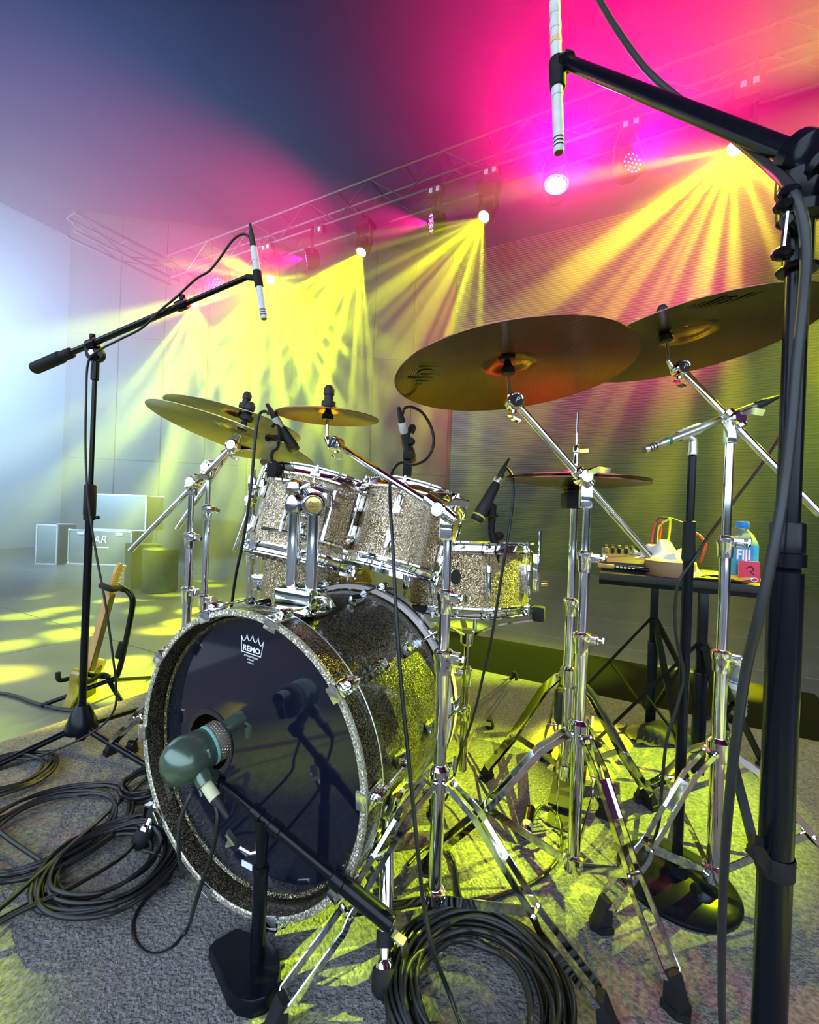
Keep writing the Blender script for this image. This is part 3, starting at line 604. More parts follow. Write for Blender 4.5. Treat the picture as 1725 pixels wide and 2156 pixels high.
def uprights(root, base, tiers):
    for k, (z0, z1, r) in enumerate(tiers):
        b = V((base.x, base.y, 0)); mb = MB(); mb.rod(b + UP * (z0 - (.02 if k else 0)), b + UP * z1, r, 20, .1); obj('tube', mb, M_chrome, root)
        if k: collar(root, b + UP * z0, tiers[k - 1][2], (1, -.35, 0) if k % 2 else (.9, -.5, 0))
def tilter(root, tip, cen, nrm, face, logo=True):
    "ratchet tilter at the boom tip with a rod through the cymbal at cen"
    nrm = V(nrm).normalized(); face = V(face).normalized(); ctr = V(cen)
    mb = MB(); mb.lathe([(.010, -.016), (.0165, -.014), (.0175, .0), (.0175, .010), (.015, .013), (.0135, .0125), (.0135, .011), (1e-5, .011)], frame(tip, face), 26); tb_ = obj('tilter', mb, M_chrome, root)
    if logo:
        mb = MB(); mb.lathe([(.0125, .0112), (.012, .0120), (1e-5, .0122)], frame(tip, face), 22, False); obj('tilter_cap', mb, M_printk, tb_)
        text('tilter_logo', 'P', frame(tip + face * .0124, face, (1, 0, 0)), .017, M_print, tb_, 1, .4, .0003)
    rb = ctr - nrm * .075; low = tip - face * .004
    mb = MB(); mb.tube([low, low.lerp(rb, .6) - nrm * .006, rb + nrm * .012], [.011, .0095, .007], 12); mb.cyl(rb, ctr - nrm * .012, .0042, n=10); obj('tilter_rod', mb, M_chrome, root)
    mb = MB(); w = low - UP * .022; mb.tube([low, w], .006, 8); mb.strip([w - V((.010, .004, .004)), w - UP * .012, w + V((.014, .004, -.016))], .012, .004, face); obj('wing_screw', mb, M_chrome, tb_)
    mb = MB(); mb.lathe([(.0085, -.020), (.014, -.018), (.014, -.006), (.010, -.002), (.006, .010)], frame(ctr, nrm), 16); obj('felt', mb, M_blackmatte, root)
def topper(root, cen, nrm, h=.045):
    nrm = V(nrm).normalized(); mb = MB(); mb.lathe([(.017, .012), (.0175, .016), (.0175, .026), (.011, .028), (.011, .030 + h * .25), (.0135, .032 + h * .25), (.0135, .030 + h * .6), (.008, .032 + h * .75)], frame(cen, nrm), 12); obj('cymbal_nut', mb, M_blackmatte, root)
def cymbal(name, label, cen, nrm, D, mt, bell=.058, hb=.016, bow=.022, txt=None, flip=False, group=None):
    nrm = V(nrm).normalized(); R = D / 2; prof = []; hx = 0
    for k in range(7): r_ = bell * k / 6; prof.append((max(r_, .005), hb * math.sqrt(max(0, 1 - (r_ / bell) ** 2 * .93)) + bow * .0))
    z0 = prof[-1][1]; 
    for k in range(1, 15):
        t = k / 14; r_ = bell + (R - bell) * t; prof.append((r_, z0 - z0 * t * .5 - bow * t ** 1.6))
    top = [(r_, z) for r_, z in prof]; bot = [(r_, z - .0016) for r_, z in prof][::-1]
    mb = MB(); mb.lathe(top + bot, ID, 72, False); o = obj(name, mb, mt, None, 50); o.matrix_world = frame(cen, nrm, (1, 0, 0)) @ Matrix.Diagonal((1, 1, -1 if flip else 1, 1)); tag(o, label, 'cymbal', group)
    if txt:   # script logo on the underside, following the bow
        ang, rad, size, turn = txt; a = math.radians(ang); slope = (z0 * .5 + bow * 1.5) / (R - bell)
        t = (rad - bell) / (R - bell); zz = z0 - z0 * t * .5 - bow * t ** 1.6 - .0024
        e = V((math.cos(a), math.sin(a), 0)); n_ = (V((0, 0, -1)) - e * slope).normalized()
        xx = V((-math.sin(a + math.radians(turn)), math.cos(a + math.radians(turn)), 0))
        text('maker_print', 'Zildjian', frame(e * rad + V((0, 0, zz)), n_, xx), size, M_printk, o, .95, .45, .0010, .0)
    return o
def boom_stand(label, base, feet, zc, tiers, joint, tip, tail, cen, nrm, face, r=.0125, logo=True, top=True, group='chrome cymbal boom stands'):
    root = thing('cymbal_stand', label, 'cymbal stand', V((base.x, base.y, 0)), group)
    leg_set(root, base, feet, zc, .055, r, M_chrome); uprights(root, base, tiers)
    ztop = tiers[-1][1]; bt = V((base.x, base.y, ztop)); d = (tip - tail).normalized()
    mb = MB(); mb.box(frame(bt.lerp(joint, .35) - UP * .012, UP, (1, 0, 0)), .026, .020, .052, .005); mb.lathe([(.013, -.018), (.016, -.015), (.016, .015), (.013, .018)], frame(joint, face), 20); jn = obj('boom_joint', mb, M_chrome, root)
    mb = MB(); mb.lathe([(.011, -.024), (.0145, -.022), (.0145, .022), (.011, .024)], frame(joint, d), 18); obj('boom_clamp', mb, M_chrome, jn)
    p = joint + V((.016, -.014, .012)); mb = MB(); mb.strip([p - V((.012, 0, .004)), p + V((.01, 0, .006)), p + V((.034, -.002, .002))], .014, .006, V((0, -.5, 1))); obj('wing_screw', mb, M_chrome, jn)
    mb = MB(); mb.lathe([(.0055, 0), (.0078, .002), (.0078, (tip - tail).length - .01), (.006, (tip - tail).length)], frame(tail, d), 16); obj('boom_rod', mb, M_chrome, root)
    tilter(root, tip, cen, nrm, face, logo)
    if top: topper(root, V(cen), nrm)
    return root
FACE = V((.12, -.98, .12))
# splash stand in front
B = PF(915, 1885, .055); n_sp = (.02, -.03, 1); c_sp = P(691, 868, 1.10)
st = boom_stand('chrome boom stand in front of the bass drum shell holding the splash', B, [PF(572, 2196), PF(1284, 2186), V((B.x + .02, B.y + .31, 0))], .287,
    [(.045, .517, .0133), (.517, .634, .0108), (.634, .775, .0086)], P(930, 1075, .862), P(707, 934, 1.085), P(962, 1098, .835), c_sp, n_sp, V((-.55, -.83, .1)))
mb = MB(); a = P(898, 1048, .885); b = P(958, 1094, .838); mb.lathe([(.0085, 0), (.0125, .003), (.0135, .03), (.0135, (b - a).length - .02), (.011, (b - a).length - .012), (.010, (b - a).length), (.008, (b - a).length), (.008, (b - a).length - .015)], frame(a, b - a), 22, False); obj('boom_sleeve', mb, M_chrome, st)
cymbal('splash_cymbal', 'small splash cymbal on the boom above the rack toms', c_sp, n_sp, .254, M_bronzed, .035, .016, .014)
# crash stand
B = PF(1208, 1812, .055); n_cr = (-.10, .07, 1); c_cr = P(1069, 770, .93)
boom_stand('chrome boom stand right of the hi-hat post holding the wide crash', B, [PF(1428, 2136), PF(905, 1832), V((B.x + .17, B.y + .22, 0))], .338,
    [(.045, .535, .0133), (.535, .712, .0108), (.712, .845, .0086)], P(1228, 1005, .952), P(1084, 846, .925), P(1368, 1170, .985), c_cr, n_cr, FACE)
cymbal('crash_cymbal', 'wide crash cymbal with red and brown underside in the centre', c_cr + V((.005, 0, 0)), n_cr, .490, M_bronzed, .052, .020, .022, (184, .172, .086, 180))
# ride stand
B = PF(1502, 1834, .055); n_rd = (-.14, .05, 1); c_rd = P(1402, 702, 1.02)
boom_stand('chrome boom stand with the glaring tube holding the upper right cymbal', B, [PF(1262, 1958), V((B.x + .33, B.y + .0, 0)), V((B.x + .01, B.y + .31, 0))], .317,
    [(.045, .512, .0133), (.512, .757, .0108), (.757, 1.0, .0092)], P(1546, 884, .948), P(1434, 776, 1.005), P(1730, 1085, .86), c_rd, n_rd, FACE)
cymbal('ride_cymbal', 'upper right ride cymbal beside the black boom stand', P(1447, 706, 1.025), n_rd, .500, M_bronzed, .062, .022, .022, (-104, .172, .086, 180))
# left pair
n_a = (.27, .13, 1); c_a = P(500, 908, 1.24)
sa = P(397, 1200, 1.26)
boom_stand('left chrome boom stand with the long boom end hanging over the fog', sa, [PF(232, 1590), V((sa.x + .12, sa.y - .26, 0)), V((sa.x + .18, sa.y + .22, 0))], .33,
    [(.045, .545, .0125), (.545, .70, .0105), (.70, .86, .0082)], P(408, 1016, 1.245), P(490, 938, 1.235), P(274, 1160, 1.30), P(514, 893, 1.24), n_a, V((-.2, -.97, .1)), logo=False)
cymbal('crash_cymbal', 'olive lit crash cymbal tilted down to the right, left of the kit', c_a, n_a, .457, M_bronze, .055, .018, .022)
n_b = (.19, .08, 1); c_b = P(499, 874, 1.39); sb = P(432, 1200, 1.38)
boom_stand('thinner chrome boom stand directly behind the left one', sb, [PF(272, 1592), V((sb.x + .2, sb.y - .2, 0)), V((sb.x + .12, sb.y + .26, 0))], .33,
    [(.045, .50, .0115), (.50, .78, .0098), (.78, .93, .0075)], P(438, 985, 1.37), P(500, 925, 1.385), P(372, 1115, 1.42), P(512, 868, 1.39), n_b, V((-.2, -.97, .1)), logo=False)
cymbal('crash_cymbal', 'flatter crash cymbal partly hidden behind the left tilted one', c_b, n_b, .410, M_bronze, .05, .018, .020)
sc_ = P(526, 1200, 1.57)
boom_stand('thin chrome stand behind the left rack tom', sc_, [V((sc_.x - .25, sc_.y + .1, 0)), V((sc_.x + .16, sc_.y - .2, 0)), V((sc_.x + .15, sc_.y + .22, 0))], .33,
    [(.045, .62, .0115), (.62, .86, .0095), (.86, .93, .0075)], P(528, 1052, 1.56), P(560, 972, 1.56), P(494, 1160, 1.58), P(566, 944, 1.56), (.02, .0, 1), V((-.2, -.97, .1)), logo=False, top=False)
cymbal('low_cymbal', 'low cymbal showing under the tilted left crash', P(562, 952, 1.56), (.02, 0, 1), .30, M_bronze, .04, .014, .014)

# ------------------------------------------------------------------ hi-hat
B = PF(1184, 1738); hx = V((B.x, B.y, 0)); hh = thing('hi_hat_stand', 'hi-hat stand with dark legs and a thin pull rod', 'cymbal stand', hx)
leg_set(hh, hx, [PF(1022, 1642), PF(1372, 1702), V((hx.x + .05, hx.y + .30, 0))], .39, .15, .011, M_chrome2, wb=.018)
zc_ = .905
uprights(hh, hx, [(.12, .575, .0125), (.575, .835, .0098)])
mb = MB(); mb.cyl(hx + UP * .83, hx + UP * 1.075, .0028, .0022, 8); obj('pull_rod', mb, M_chrome, hh)
mb = MB(); mb.box(frame(hx + UP * .845, UP, (1, 0, 0)), .058, .05, .040, .006); mb.lathe([(.026, 0), (.03, .012), (.026, .018)], Matrix.Translation(hx + UP * .863), 20); obj('cymbal_seat', mb, M_rubber, hh)
mb = MB(); mb.lathe([(.0075, 0), (.009, .004), (.009, .022), (.007, .026), (.007, .045), (.009, .047), (.009, .06), (.005, .066)], Matrix.Translation(hx + UP * .925), 14); obj('clutch', mb, M_chrome, hh)
mb = MB(); mb.strip([hx + UP * .975 + V((.008, 0, 0)), hx + UP * .977 + V((.03, -.004, 0))], .010, .003, UP); obj('wing_screw', mb, mat('brass', (.7, .5, .15), .25, 1.0), hh)
for s_ in (-1, 1):
    o_ = V((.012 * s_, -.012, 0)); mb = MB(); mb.tube([hx + o_ * .8 + UP * .36, hx + o_ * .8 + UP * .20, hx + o_ * 1.9 + UP * .16, hx + o_ * 1.9 + UP * .02], .003, 6); obj('radius_rod', mb, M_chrome, hh)
mb = MB(); q = hx + KA * .04 + UP * .02; mb.strip([q, q + KA * .28 + UP * .05], .085, .008, KH); fb = obj('footboard', mb, M_blackmatte, hh)
mb = MB(); mb.strip([q + KA * .26 + UP * .05, hx + UP * .14 + KA * .01], .014, .004, KH); obj('chain', mb, M_steel, hh)
mb = MB(); mb.box(frame(hx + UP * .006 + KA * .13, UP, KA), .32, .075, .008, .003); obj('base_plate', mb, M_blackmatte, hh)
mb = MB(); mb.box(frame(hx + V((-.006, .02, .30)), UP, (1, 0, 0)), .032, .03, .085, .006); obj('spring_housing', mb, M_blackmatte, hh)
for s_, lab, nm in ((1, 'upper hi-hat cymbal with a red sheen', 'hi_hat_cymbal'), (-1, 'lower hi-hat cymbal turned over beneath the upper one', 'hi_hat_cymbal')):
    cymbal(nm, lab, hx + UP * (.910 if s_ > 0 else .886), (.01, -.01, 1), .356, M_bronzed, .05, .018, .010, flip=s_ < 0, group='pair of hi-hats')

# ------------------------------------------------------------------ snare stand and kick pedal
S0 = V((SB.x + .005, SB.y + .0, 0)); ss = thing('snare_stand', 'chrome snare stand with basket arms and rubber feet', 'drum hardware', S0)
mb = MB(); mb.rod(S0 + UP * .05, S0 + UP * .34, .0115, 16); mb.rod(S0 + UP * .33, S0 + UP * (SB.z - .10), .0085, 14); obj('tube', mb, M_chrome2, ss)
collar(ss, S0 + UP * .335, .0115, (-1, -.2, 0), 1.2); collar(ss, S0 + UP * .23, .0115, (-.6, -.8, 0))
zb_ = SB.z - .10
mb = MB(); mb.lathe([(.010, -.03), (.020, -.02), (.022, .01), (.012, .02)], Matrix.Translation(S0 + UP * zb_), 16); mb.rod(S0 + UP * (zb_ + .01) + V((.02, 0, 0)), S0 + UP * (zb_ + .06) + V((.02, 0, 0)), .006); obj('basket_hub', mb, M_chrome, ss)
for a in (-22, 98, 218):
    d = V((math.cos(math.radians(a)), math.sin(math.radians(a)), 0)); tipb = S0 + d * .185 + UP * (SB.z - .018)
    mb = MB(); mb.strip([S0 + UP * (zb_ + .004) + d * .015, S0 + d * .09 + UP * (zb_ + .045), tipb - UP * .012], .016, .005, d.cross(UP)); ar = obj('basket_arm', mb, M_chrome, ss)
    mb = MB(); mb.box(frame(tipb + UP * .006 + d * .012, UP, d), .034, .03, .042, .008); obj('rubber_grip', mb, M_rubber, ar)
for f in (PF(1084, 1432), PF(1032, 1535), PF(930, 1500)):
    f = V((f.x, f.y, 0)); d = (f - S0); d.z = 0; L = d.length; d.normalize(); sd = V((-d.y, d.x, 0))
    mb = MB()
    for s_ in (-1, 1): mb.strip([S0 + UP * .20 + d * .015 + sd * s_ * .008, S0 + d * L * .93 + UP * .03 + sd * s_ * .008], .013, .0045, UP)
    lg = obj('leg', mb, M_chrome, ss); mb = MB(); mb.strip([S0 + UP * .08 + d * .012, S0 + d * L * .5 + UP * .11], .010, .002, UP); obj('brace', mb, M_chrome, ss)
    mb = MB(); mb.lathe([(.014, 0), (.017, .012), (.015, .03), (.009, .05)], frame(S0 + d * L - UP * .0, UP - d * .35), 10); obj('rubber_foot', mb, M_rubber, lg)
K0 = V((KC.x, KC.y, 0)) + KA * (KL + .03); kpd = thing('kick_pedal', 'bass drum pedal clamped behind the rear hoop', 'drum pedal', K0)
mb = MB(); mb.box(frame(K0 + KA * .16 + UP * .012, UP, KA), .34, .09, .010, .003); obj('base_plate', mb, M_chrome2, kpd)
for s_ in (-1, 1):
    mb = MB(); mb.strip([K0 + KH * .05 * s_ + UP * .014, K0 + KH * .05 * s_ + UP * .20], .02, .012, KA); obj('post', mb, M_chrome2, kpd)
mb = MB(); mb.cyl(K0 - KH * .06 + UP * .19, K0 + KH * .06 + UP * .19, .006); obj('axle', mb, M_chrome, kpd)
mb = MB(); mb.strip([K0 + KA * .31 + UP * .03, K0 + KA * .05 + UP * .10], .075, .008, KH); obj('footboard', mb, M_black, kpd)
mb = MB(); mb.cyl(K0 + UP * .19, K0 + KA * .10 + UP * .34, .004); b_ = obj('beater_rod', mb, M_chrome, kpd); mb = MB(); mb.rod(K0 + KA * .085 + UP * .345, K0 + KA * .125 + UP * .335, .024); obj('beater', mb, M_blackmatte, b_)
mb = MB(); mb.strip([K0 + KA * .05 + UP * .10, K0 + UP * .19 + KA * .012], .013, .006, KH); obj('chain', mb, M_steel, kpd)
# ------------------------------------------------------------------ microphones, mic stands, cables
M_mic = mat('nickel_mic', (.62, .60, .57), .3, .85)
M_micw = mat('taped_mic', (.74, .73, .70), .5, 0, noise=(40, (.62, .62, .60), .2))
M_kmic = mat('green_grey_mic', (.10, .15, .115), .26, .6, coat=.3)
M_grille = mat('grille_mesh', (.22, .19, .16), .35, .8, bump=(900, .8, .002))
M_teal = mat('teal_ring', (.18, .45, .40), .4)
def cable(label, pts, r=.0032, n=5, mt=None, name='microphone_cable', smooth=6, group='black microphone cables'):
    mb = MB(); mb.tube(crom(pts, smooth), r, 7); return tag(obj(name, mb, mt or M_cable, None, 60), label, 'cable', group)
def pencil_mic(label, head, tail, r, mt, bands=(), slots=True, plug=.05):
    head, tail = V(head), V(tail); d = (tail - head).normalized(); L = (tail - head).length
    root = thing('pencil_microphone', label, 'microphone', (head + tail) / 2, 'pencil condenser microphones')
    mb = MB(); mb.lathe([(r * .86, 0), (r, .003), (r, .034), (r * .96, .036), (r * .96, .039), (r, .041), (r, L * .93), (r * .9, L)], frame(head, d), 18); bd = obj('body', mb, mt, root)
    mb = MB(); mb.lathe([(1e-5, -.0006), (r * .82, -.0006)], frame(head, d), 16, False); obj('capsule_grille', mb, M_grille, bd)
    if slots:
        for k in range(3):
            mb = MB(); mb.lathe([(r + .0003, .010 + k * .007), (r + .0004, .0125 + k * .007)], frame(head, d), 16, False); obj('vent_slot', mb, M_printk, bd)
    for t, wd, col in bands:
        mb = MB(); mb.lathe([(r + .0002, 0), (r + .0008, .0005), (r + .0008, wd), (r + .0002, wd + .0005)], frame(head + d * (L * t), d), 18, False); obj('tape_band', mb, col, bd)
    return root
def xlr(root, at_, d, tape=None, nm='cable_plug'):
    at_, d = V(at_), V(d).normalized()
    mb = MB(); mb.lathe([(.008, 0), (.0092, .002), (.0092, .030), (.0085, .034), (.0062, .050), (.0042, .066)], frame(at_, d), 14); o = obj(nm, mb, M_blackmatte, root)
    if tape is not None:
        mb = MB(); mb.lathe([(.0094, .001), (.0099, .002), (.0099, .027), (.0094, .029)], frame(at_, d), 14, False); obj('tape', mb, tape, o)
    return o

# left boom stand -------------------------------------------------
B = PF(170, 1572); Yb = B.y; bx = V((B.x, B.y, 0))
ms = thing('microphone_stand', 'black boom microphone stand in the fog at left', 'microphone stand', bx, 'black microphone stands')
mb = MB(); mb.lathe([(.030, .050), (.046, .052), (.047, .066), (.030, .112), (.021, .130), (.018, .136)], Matrix.Translation(bx), 24); obj('base_casting', mb, M_black, ms)
mb = MB(); mb.lathe([(.012, .022), (.015, .026), (.015, .050)], Matrix.Translation(bx), 14); obj('base_pin', mb, M_black, ms)
for f in (PF(-30, 1632), PF(318, 1626), V((bx.x + .10, bx.y + .33, 0))):
    f = V((f.x, f.y, .014)); d = (f - bx); d.z = 0; d.normalize(); mb = MB(); mb.rod(bx + d * .03 + UP * .062, f, .0095, 12); lg = obj('leg', mb, M_black, ms)
    mb = MB(); mb.rod(f - d * .02 + UP * .003, f + d * .03 - UP * .001, .0125, 12); obj('rubber_foot', mb, M_rubber, lg)
zj = P(192, 775, Yb).z; zc_ = P(186, 1055, Yb).z
mb = MB(); mb.rod(bx + UP * .10, bx + UP * (zc_ - .02), .0112, 16); obj('lower_tube', mb, M_black, ms)
mb = MB(); mb.rod(bx + UP * (zc_ - .04), bx + UP * zj, .0072, 14); obj('upper_tube', mb, M_black, ms)
mb = MB(); mb.lathe([(.014, -.062), (.0165, -.06), (.0165, -.046), (.0175, -.044), (.0180, .05), (.015, .054)], Matrix.Translation(bx + UP * zc_), 18); obj('clutch', mb, M_rubber, ms)
mb = MB(); mb.lathe([(.005, 0), (.006, .016)], frame(bx + UP * (zc_ - .052) + V((.014, 0, 0)), (1, 0, 0)), 10); obj('clutch_screw', mb, M_black, ms)
tl, hd_ = P(72, 776, 1.48), P(524, 582, 1.275); d = (hd_ - tl).normalized(); jn = P(193, 742, Yb)
mb = MB(); mb.lathe([(.008, -.06), (.012, -.058), (.012, 0), (.017, .004), (.020, .018)], Matrix.Translation(bx + UP * (zj + .02)), 14); mb.prism([(.026 * math.cos(math.radians(a)), .026 * math.sin(math.radians(a))) for a in range(180, 361, 20)] + [(.022, .03), (-.022, .03)], frame(bx + UP * (zj + .045), V((.2, -.97, 0)), V((1, 0, .3))), .022); obj('boom_joint', mb, M_black, ms)
mb = MB(); mb.lathe([(.010, 0), (.0115, .004), (.009, .008)], frame(bx + UP * (zj + .045) + V((0, -.014, 0)), (0, -1, 0)), 6); obj('joint_nut', mb, M_steel, ms)
L = (hd_ - tl).length
mb = MB(); mb.rod(tl + d * .09, tl + d * L, .0075, 14); mb.rod(tl + d * .10, tl + d * (L * .72), .0098, 14); bo = obj('boom', mb, M_black, ms)
mb = MB(); mb.lathe([(.017, 0), (.0195, .004), (.0195, .12), (.015, .125), (.0165, .127), (.0165, .165), (.012, .17)], frame(tl, d), 18); obj('counterweight', mb, M_rubber, bo)
for t in (.30, .72):
    mb = MB(); mb.lathe([(.0145, -.018), (.0155, -.015), (.0155, .015), (.0145, .018)], frame(tl + d * (L * t), d), 14); mb.lathe([(.005, 0), (.0085, .008), (.0085, .020)], frame(tl + d * (L * t) + UP * .010, UP), 10); obj('boom_clutch', mb, M_black, bo)
mt_, mh_ = P(534, 520, 1.262), P(556, 672, 1.262); md = (mt_ - mh_).normalized(); mc = mh_.lerp(mt_, .56)
mb = MB(); mb.tube([tl + d * (L - .005), mc.lerp(hd_, .4), mc.lerp(hd_, .15)], .0085, 10); mb.lathe([(.0115, -.024), (.0125, -.022), (.0125, .020), (.0115, .022)], frame(mc, md), 16); obj('mic_clip', mb, M_rubber, ms)
pm = pencil_mic('white-taped pencil microphone hanging from the left boom stand', mh_, mt_, .0098, M_micw, ((.50, .010, M_white), (.80, .012, M_white)))
xlr(pm, mt_, md)
cp = [P(533, 512, 1.262) + md * .03, P(527, 499, 1.27), P(512, 493, 1.275), P(490, 506, 1.285), P(462, 545, 1.30), P(440, 571, 1.31), P(412, 588, 1.315), P(372, 625, 1.325), P(336, 655, 1.33), P(300, 690, 1.34), P(250, 716, 1.36), P(214, 735, 1.385), P(186, 762, 1.41), P(181, 850, 1.415), P(180, 940, 1.415), P(183, 1020, 1.405), P(190, 1090, 1.40), P(205, 1180, 1.39), P(222, 1270, 1.38), P(236, 1370, 1.375), P(244, 1440, 1.375), P(242, 1490, 1.37), P(215, 1528, 1.36), P(170, 1556, 1.36), P(110, 1582, 1.33), PF(40, 1606, .012), PF(-60, 1640, .006)]
cable('thin cable running down the left microphone stand', cp, .0034)
# big front right stand ---------------------------------------------
Yr = .47; X0 = P(1652, 1300, Yr).x; bx = V((X0, Yr, 0)); zz = lambda y: P(1652, y, Yr).z
ms = thing('microphone_stand', 'tall black microphone stand at the right edge, nearest the camera', 'microphone stand', bx, 'black microphone stands')
mb = MB(); mb.rod(bx + UP * .10, bx + UP * zz(1195), .0153, 24); obj('lower_tube', mb, M_black, ms)
mb = MB(); mb.rod(bx + UP * zz(1230), bx + UP * zz(560), .0106, 20); obj('upper_tube', mb, M_black, ms)
mb = MB(); mb.lathe([(.0145, zz(1196)), (.0168, zz(1192)), (.0168, zz(1165)), (.0155, zz(1162)), (.0155, zz(1104)), (.0145, zz(1100)), (.011, zz(1098))], Matrix.Translation(bx), 24); obj('clutch', mb, M_black, ms)
mb = MB(); mb.lathe([(.0175, zz(572)), (.019, zz(566)), (.0135, zz(556)), (.0135, zz(470)), (.020, zz(460)), (.021, zz(440)), (.016, zz(430)), (.022, zz(400)), (.022, zz(372))], Matrix.Translation(bx), 18); obj('swivel_head', mb, M_black, ms)
hd_ = P(1192, 130, .815); jt = V((X0 + .004, Yr - .005, P(1715, 345, Yr).z)); d = (jt - hd_).normalized(); L = (jt - hd_).length
mb = MB(); mb.rod(hd_, hd_ + d * (L + .28), .0108, 20); bo = obj('boom', mb, M_black, ms)
mb = MB(); mb.lathe([(.0155, 0), (.0165, .003), (.0165, .012), (.0135, .014)], frame(hd_ - d * .006, d), 18); obj('boom_tip', mb, M_black, bo)
mb = MB(); mb.lathe([(.019, -.026), (.023, -.022), (.024, -.008), (.021, -.004), (.021, .018), (.024, .022), (.023, .03)], frame(jt, d), 18); obj('boom_clamp', mb, M_black, ms)
kt = P(1662, 405, Yr - .025); kb = P(1648, 534, Yr - .025)
mb = MB(); mb.cyl(kt, kb, .0028, n=8); th_ = obj('tee_handle', mb, M_chrome, ms)
for p_, e_ in ((kt, 1), (kt - UP * .014 - V((.004, 0, 0)), 1), (kb, 1)):
    mb = MB(); mb.ball(p_, .0088, 1.15, 1.1, .72, 12); obj('handle_knob', mb, M_black, th_)
mb = MB(); mb.cyl(kt.lerp(kb, .45), V((bx.x, bx.y, kt.lerp(kb, .45).z)), .006, n=10); obj('handle_spindle', mb, M_black, ms)
pS = P(1625, 1792, Yr - .02); mb = MB(); mb.lathe([(.0165, -.012), (.0172, -.010), (.0172, .008), (.0165, .010)], Matrix.Translation(V((bx.x, bx.y, zz(1815)))), 20, False); mb.strip([V((bx.x - .014, bx.y - .008, zz(1815))), P(1600, 1800, Yr - .02), P(1580, 1785, Yr - .02), P(1584, 1772, Yr - .01), P(1612, 1786, Yr)], .016, .003, UP); obj('cable_strap', mb, M_rubber, ms)
mb = MB(); mb.lathe([(.026, .10), (.034, .105), (.034, .13), (.02, .18), (.0165, .2)], Matrix.Translation(bx), 20); obj('leg_hub', mb, M_black, ms)
for a in (150, 30, 270):
    dd = V((math.cos(math.radians(a)), math.sin(math.radians(a)), 0)); f = bx + dd * .34 + UP * .012; mb = MB(); mb.rod(bx + dd * .03 + UP * .115, f, .0095, 12); lg = obj('leg', mb, M_black, ms); mb = MB(); mb.rod(f - dd * .03 + UP * .006, f + dd * .025 - UP * .0005, .0122, 12); obj('rubber_foot', mb, M_rubber, lg)
mh_, mt_ = P(1177, 322, .825), P(1169, 30, .825); md = (mt_ - mh_).normalized(); mc = P(1174, 152, .825)
mb = MB(); mb.lathe([(.0135, -.030), (.0145, -.028), (.0145, -.012), (.0155, -.010), (.0155, .020), (.0145, .022)], frame(mc, md), 18); mb.tube([mc + V((.010, -.002, .01)), hd_ + d * .002], .009, 10); obj('mic_clip', mb, M_rubber, ms)
pm = pencil_mic('pale pencil microphone hanging at the top of the frame', mh_, mt_, .0098, M_micw, ((.40, .02, M_white), (.78, .010, mat('tan_tape', (.75, .5, .25), .6)), (.88, .016, M_white)))
xlr(pm, mt_ - md * .004, md, M_white)
cp = [mt_ + md * .06, P(1172, -60, .82), P(1195, -90, .80), P(1228, -66, .78), P(1262, 0, .76), P(1302, 66, .73), P(1362, 148, .69), P(1440, 216, .65), P(1500, 258, .60), P(1552, 296, .555), P(1612, 345, .50), P(1660, 392, .448), P(1688, 452, .435), P(1697, 540, .435), P(1690, 650, .44), P(1678, 760, .44), P(1668, 880, .44), P(1652, 1020, .44), P(1632, 1140, .435), P(1600, 1290, .44), P(1573, 1400, .46), P(1552, 1540, .48), P(1535, 1690, .51), P(1524, 1850, .54), P(1520, 2000, .57), PF(1522, 2170, .03), PF(1540, 2300, .008), PF(1600, 2420, .006)]
cable('thick cable crossing the boom and hanging beside the tall right stand', cp, .0050, mt=M_cable2)
# hi-hat mic stand on a round base ---------------------------------
B = PF(1424, 1862); Yh = B.y; bx = V((B.x, B.y, 0)); zz = lambda y: P(1440, y, Yh).z
ms = thing('microphone_stand', 'straight black microphone stand on a round iron base', 'microphone stand', bx, 'black microphone stands')
mb = MB(); mb.lathe([(.115, 0), (.120, .004), (.120, .010), (.112, .018), (.05, .026), (.024, .03), (.020, .05), (.013, .054)], Matrix.Translation(bx), 48); obj('round_base', mb, M_black, ms)
mb = MB(); mb.rod(bx + UP * .03, bx + UP * zz(1175), .0108, 16); obj('lower_tube', mb, M_black, ms)
mb = MB(); mb.rod(bx + UP * zz(1180), bx + UP * zz(958), .0082, 16); obj('upper_tube', mb, M_black, ms)
mb = MB(); mb.lathe([(.012, zz(1182)), (.0142, zz(1176)), (.0142, zz(1172)), (.0125, zz(1098)), (.009, zz(1096))], Matrix.Translation(bx), 18); obj('clutch', mb, M_rubber, ms)
mh_, mt_ = P(1357, 948, Yh - .02), P(1588, 856, Yh + .02); md = (mt_ - mh_).normalized(); mc = P(1447, 912, Yh)
mb = MB(); mb.lathe([(.0095, zz(958)), (.0105, zz(954)), (.0088, zz(950)), (.0086, zz(930))], Matrix.Translation(bx), 14); mb.tube([bx + UP * zz(935), bx + UP * zz(925), mc - UP * .006], .0078, 10); obj('swivel', mb, M_mic, ms)
mb = MB(); mb.lathe([(.0112, -.028), (.012, -.026), (.012, .026), (.0112, .028)], frame(mc + md * .006, md), 16, False); obj('mic_clip', mb, M_white, ms)
pm = pencil_mic('silver pencil microphone on the round-based stand, over the hi-hat', mh_, mt_, .0090, M_mic, ((.20, .007, mat('green_band', (.02, .22, .12), .5)),))
xlr(pm, mt_, md)
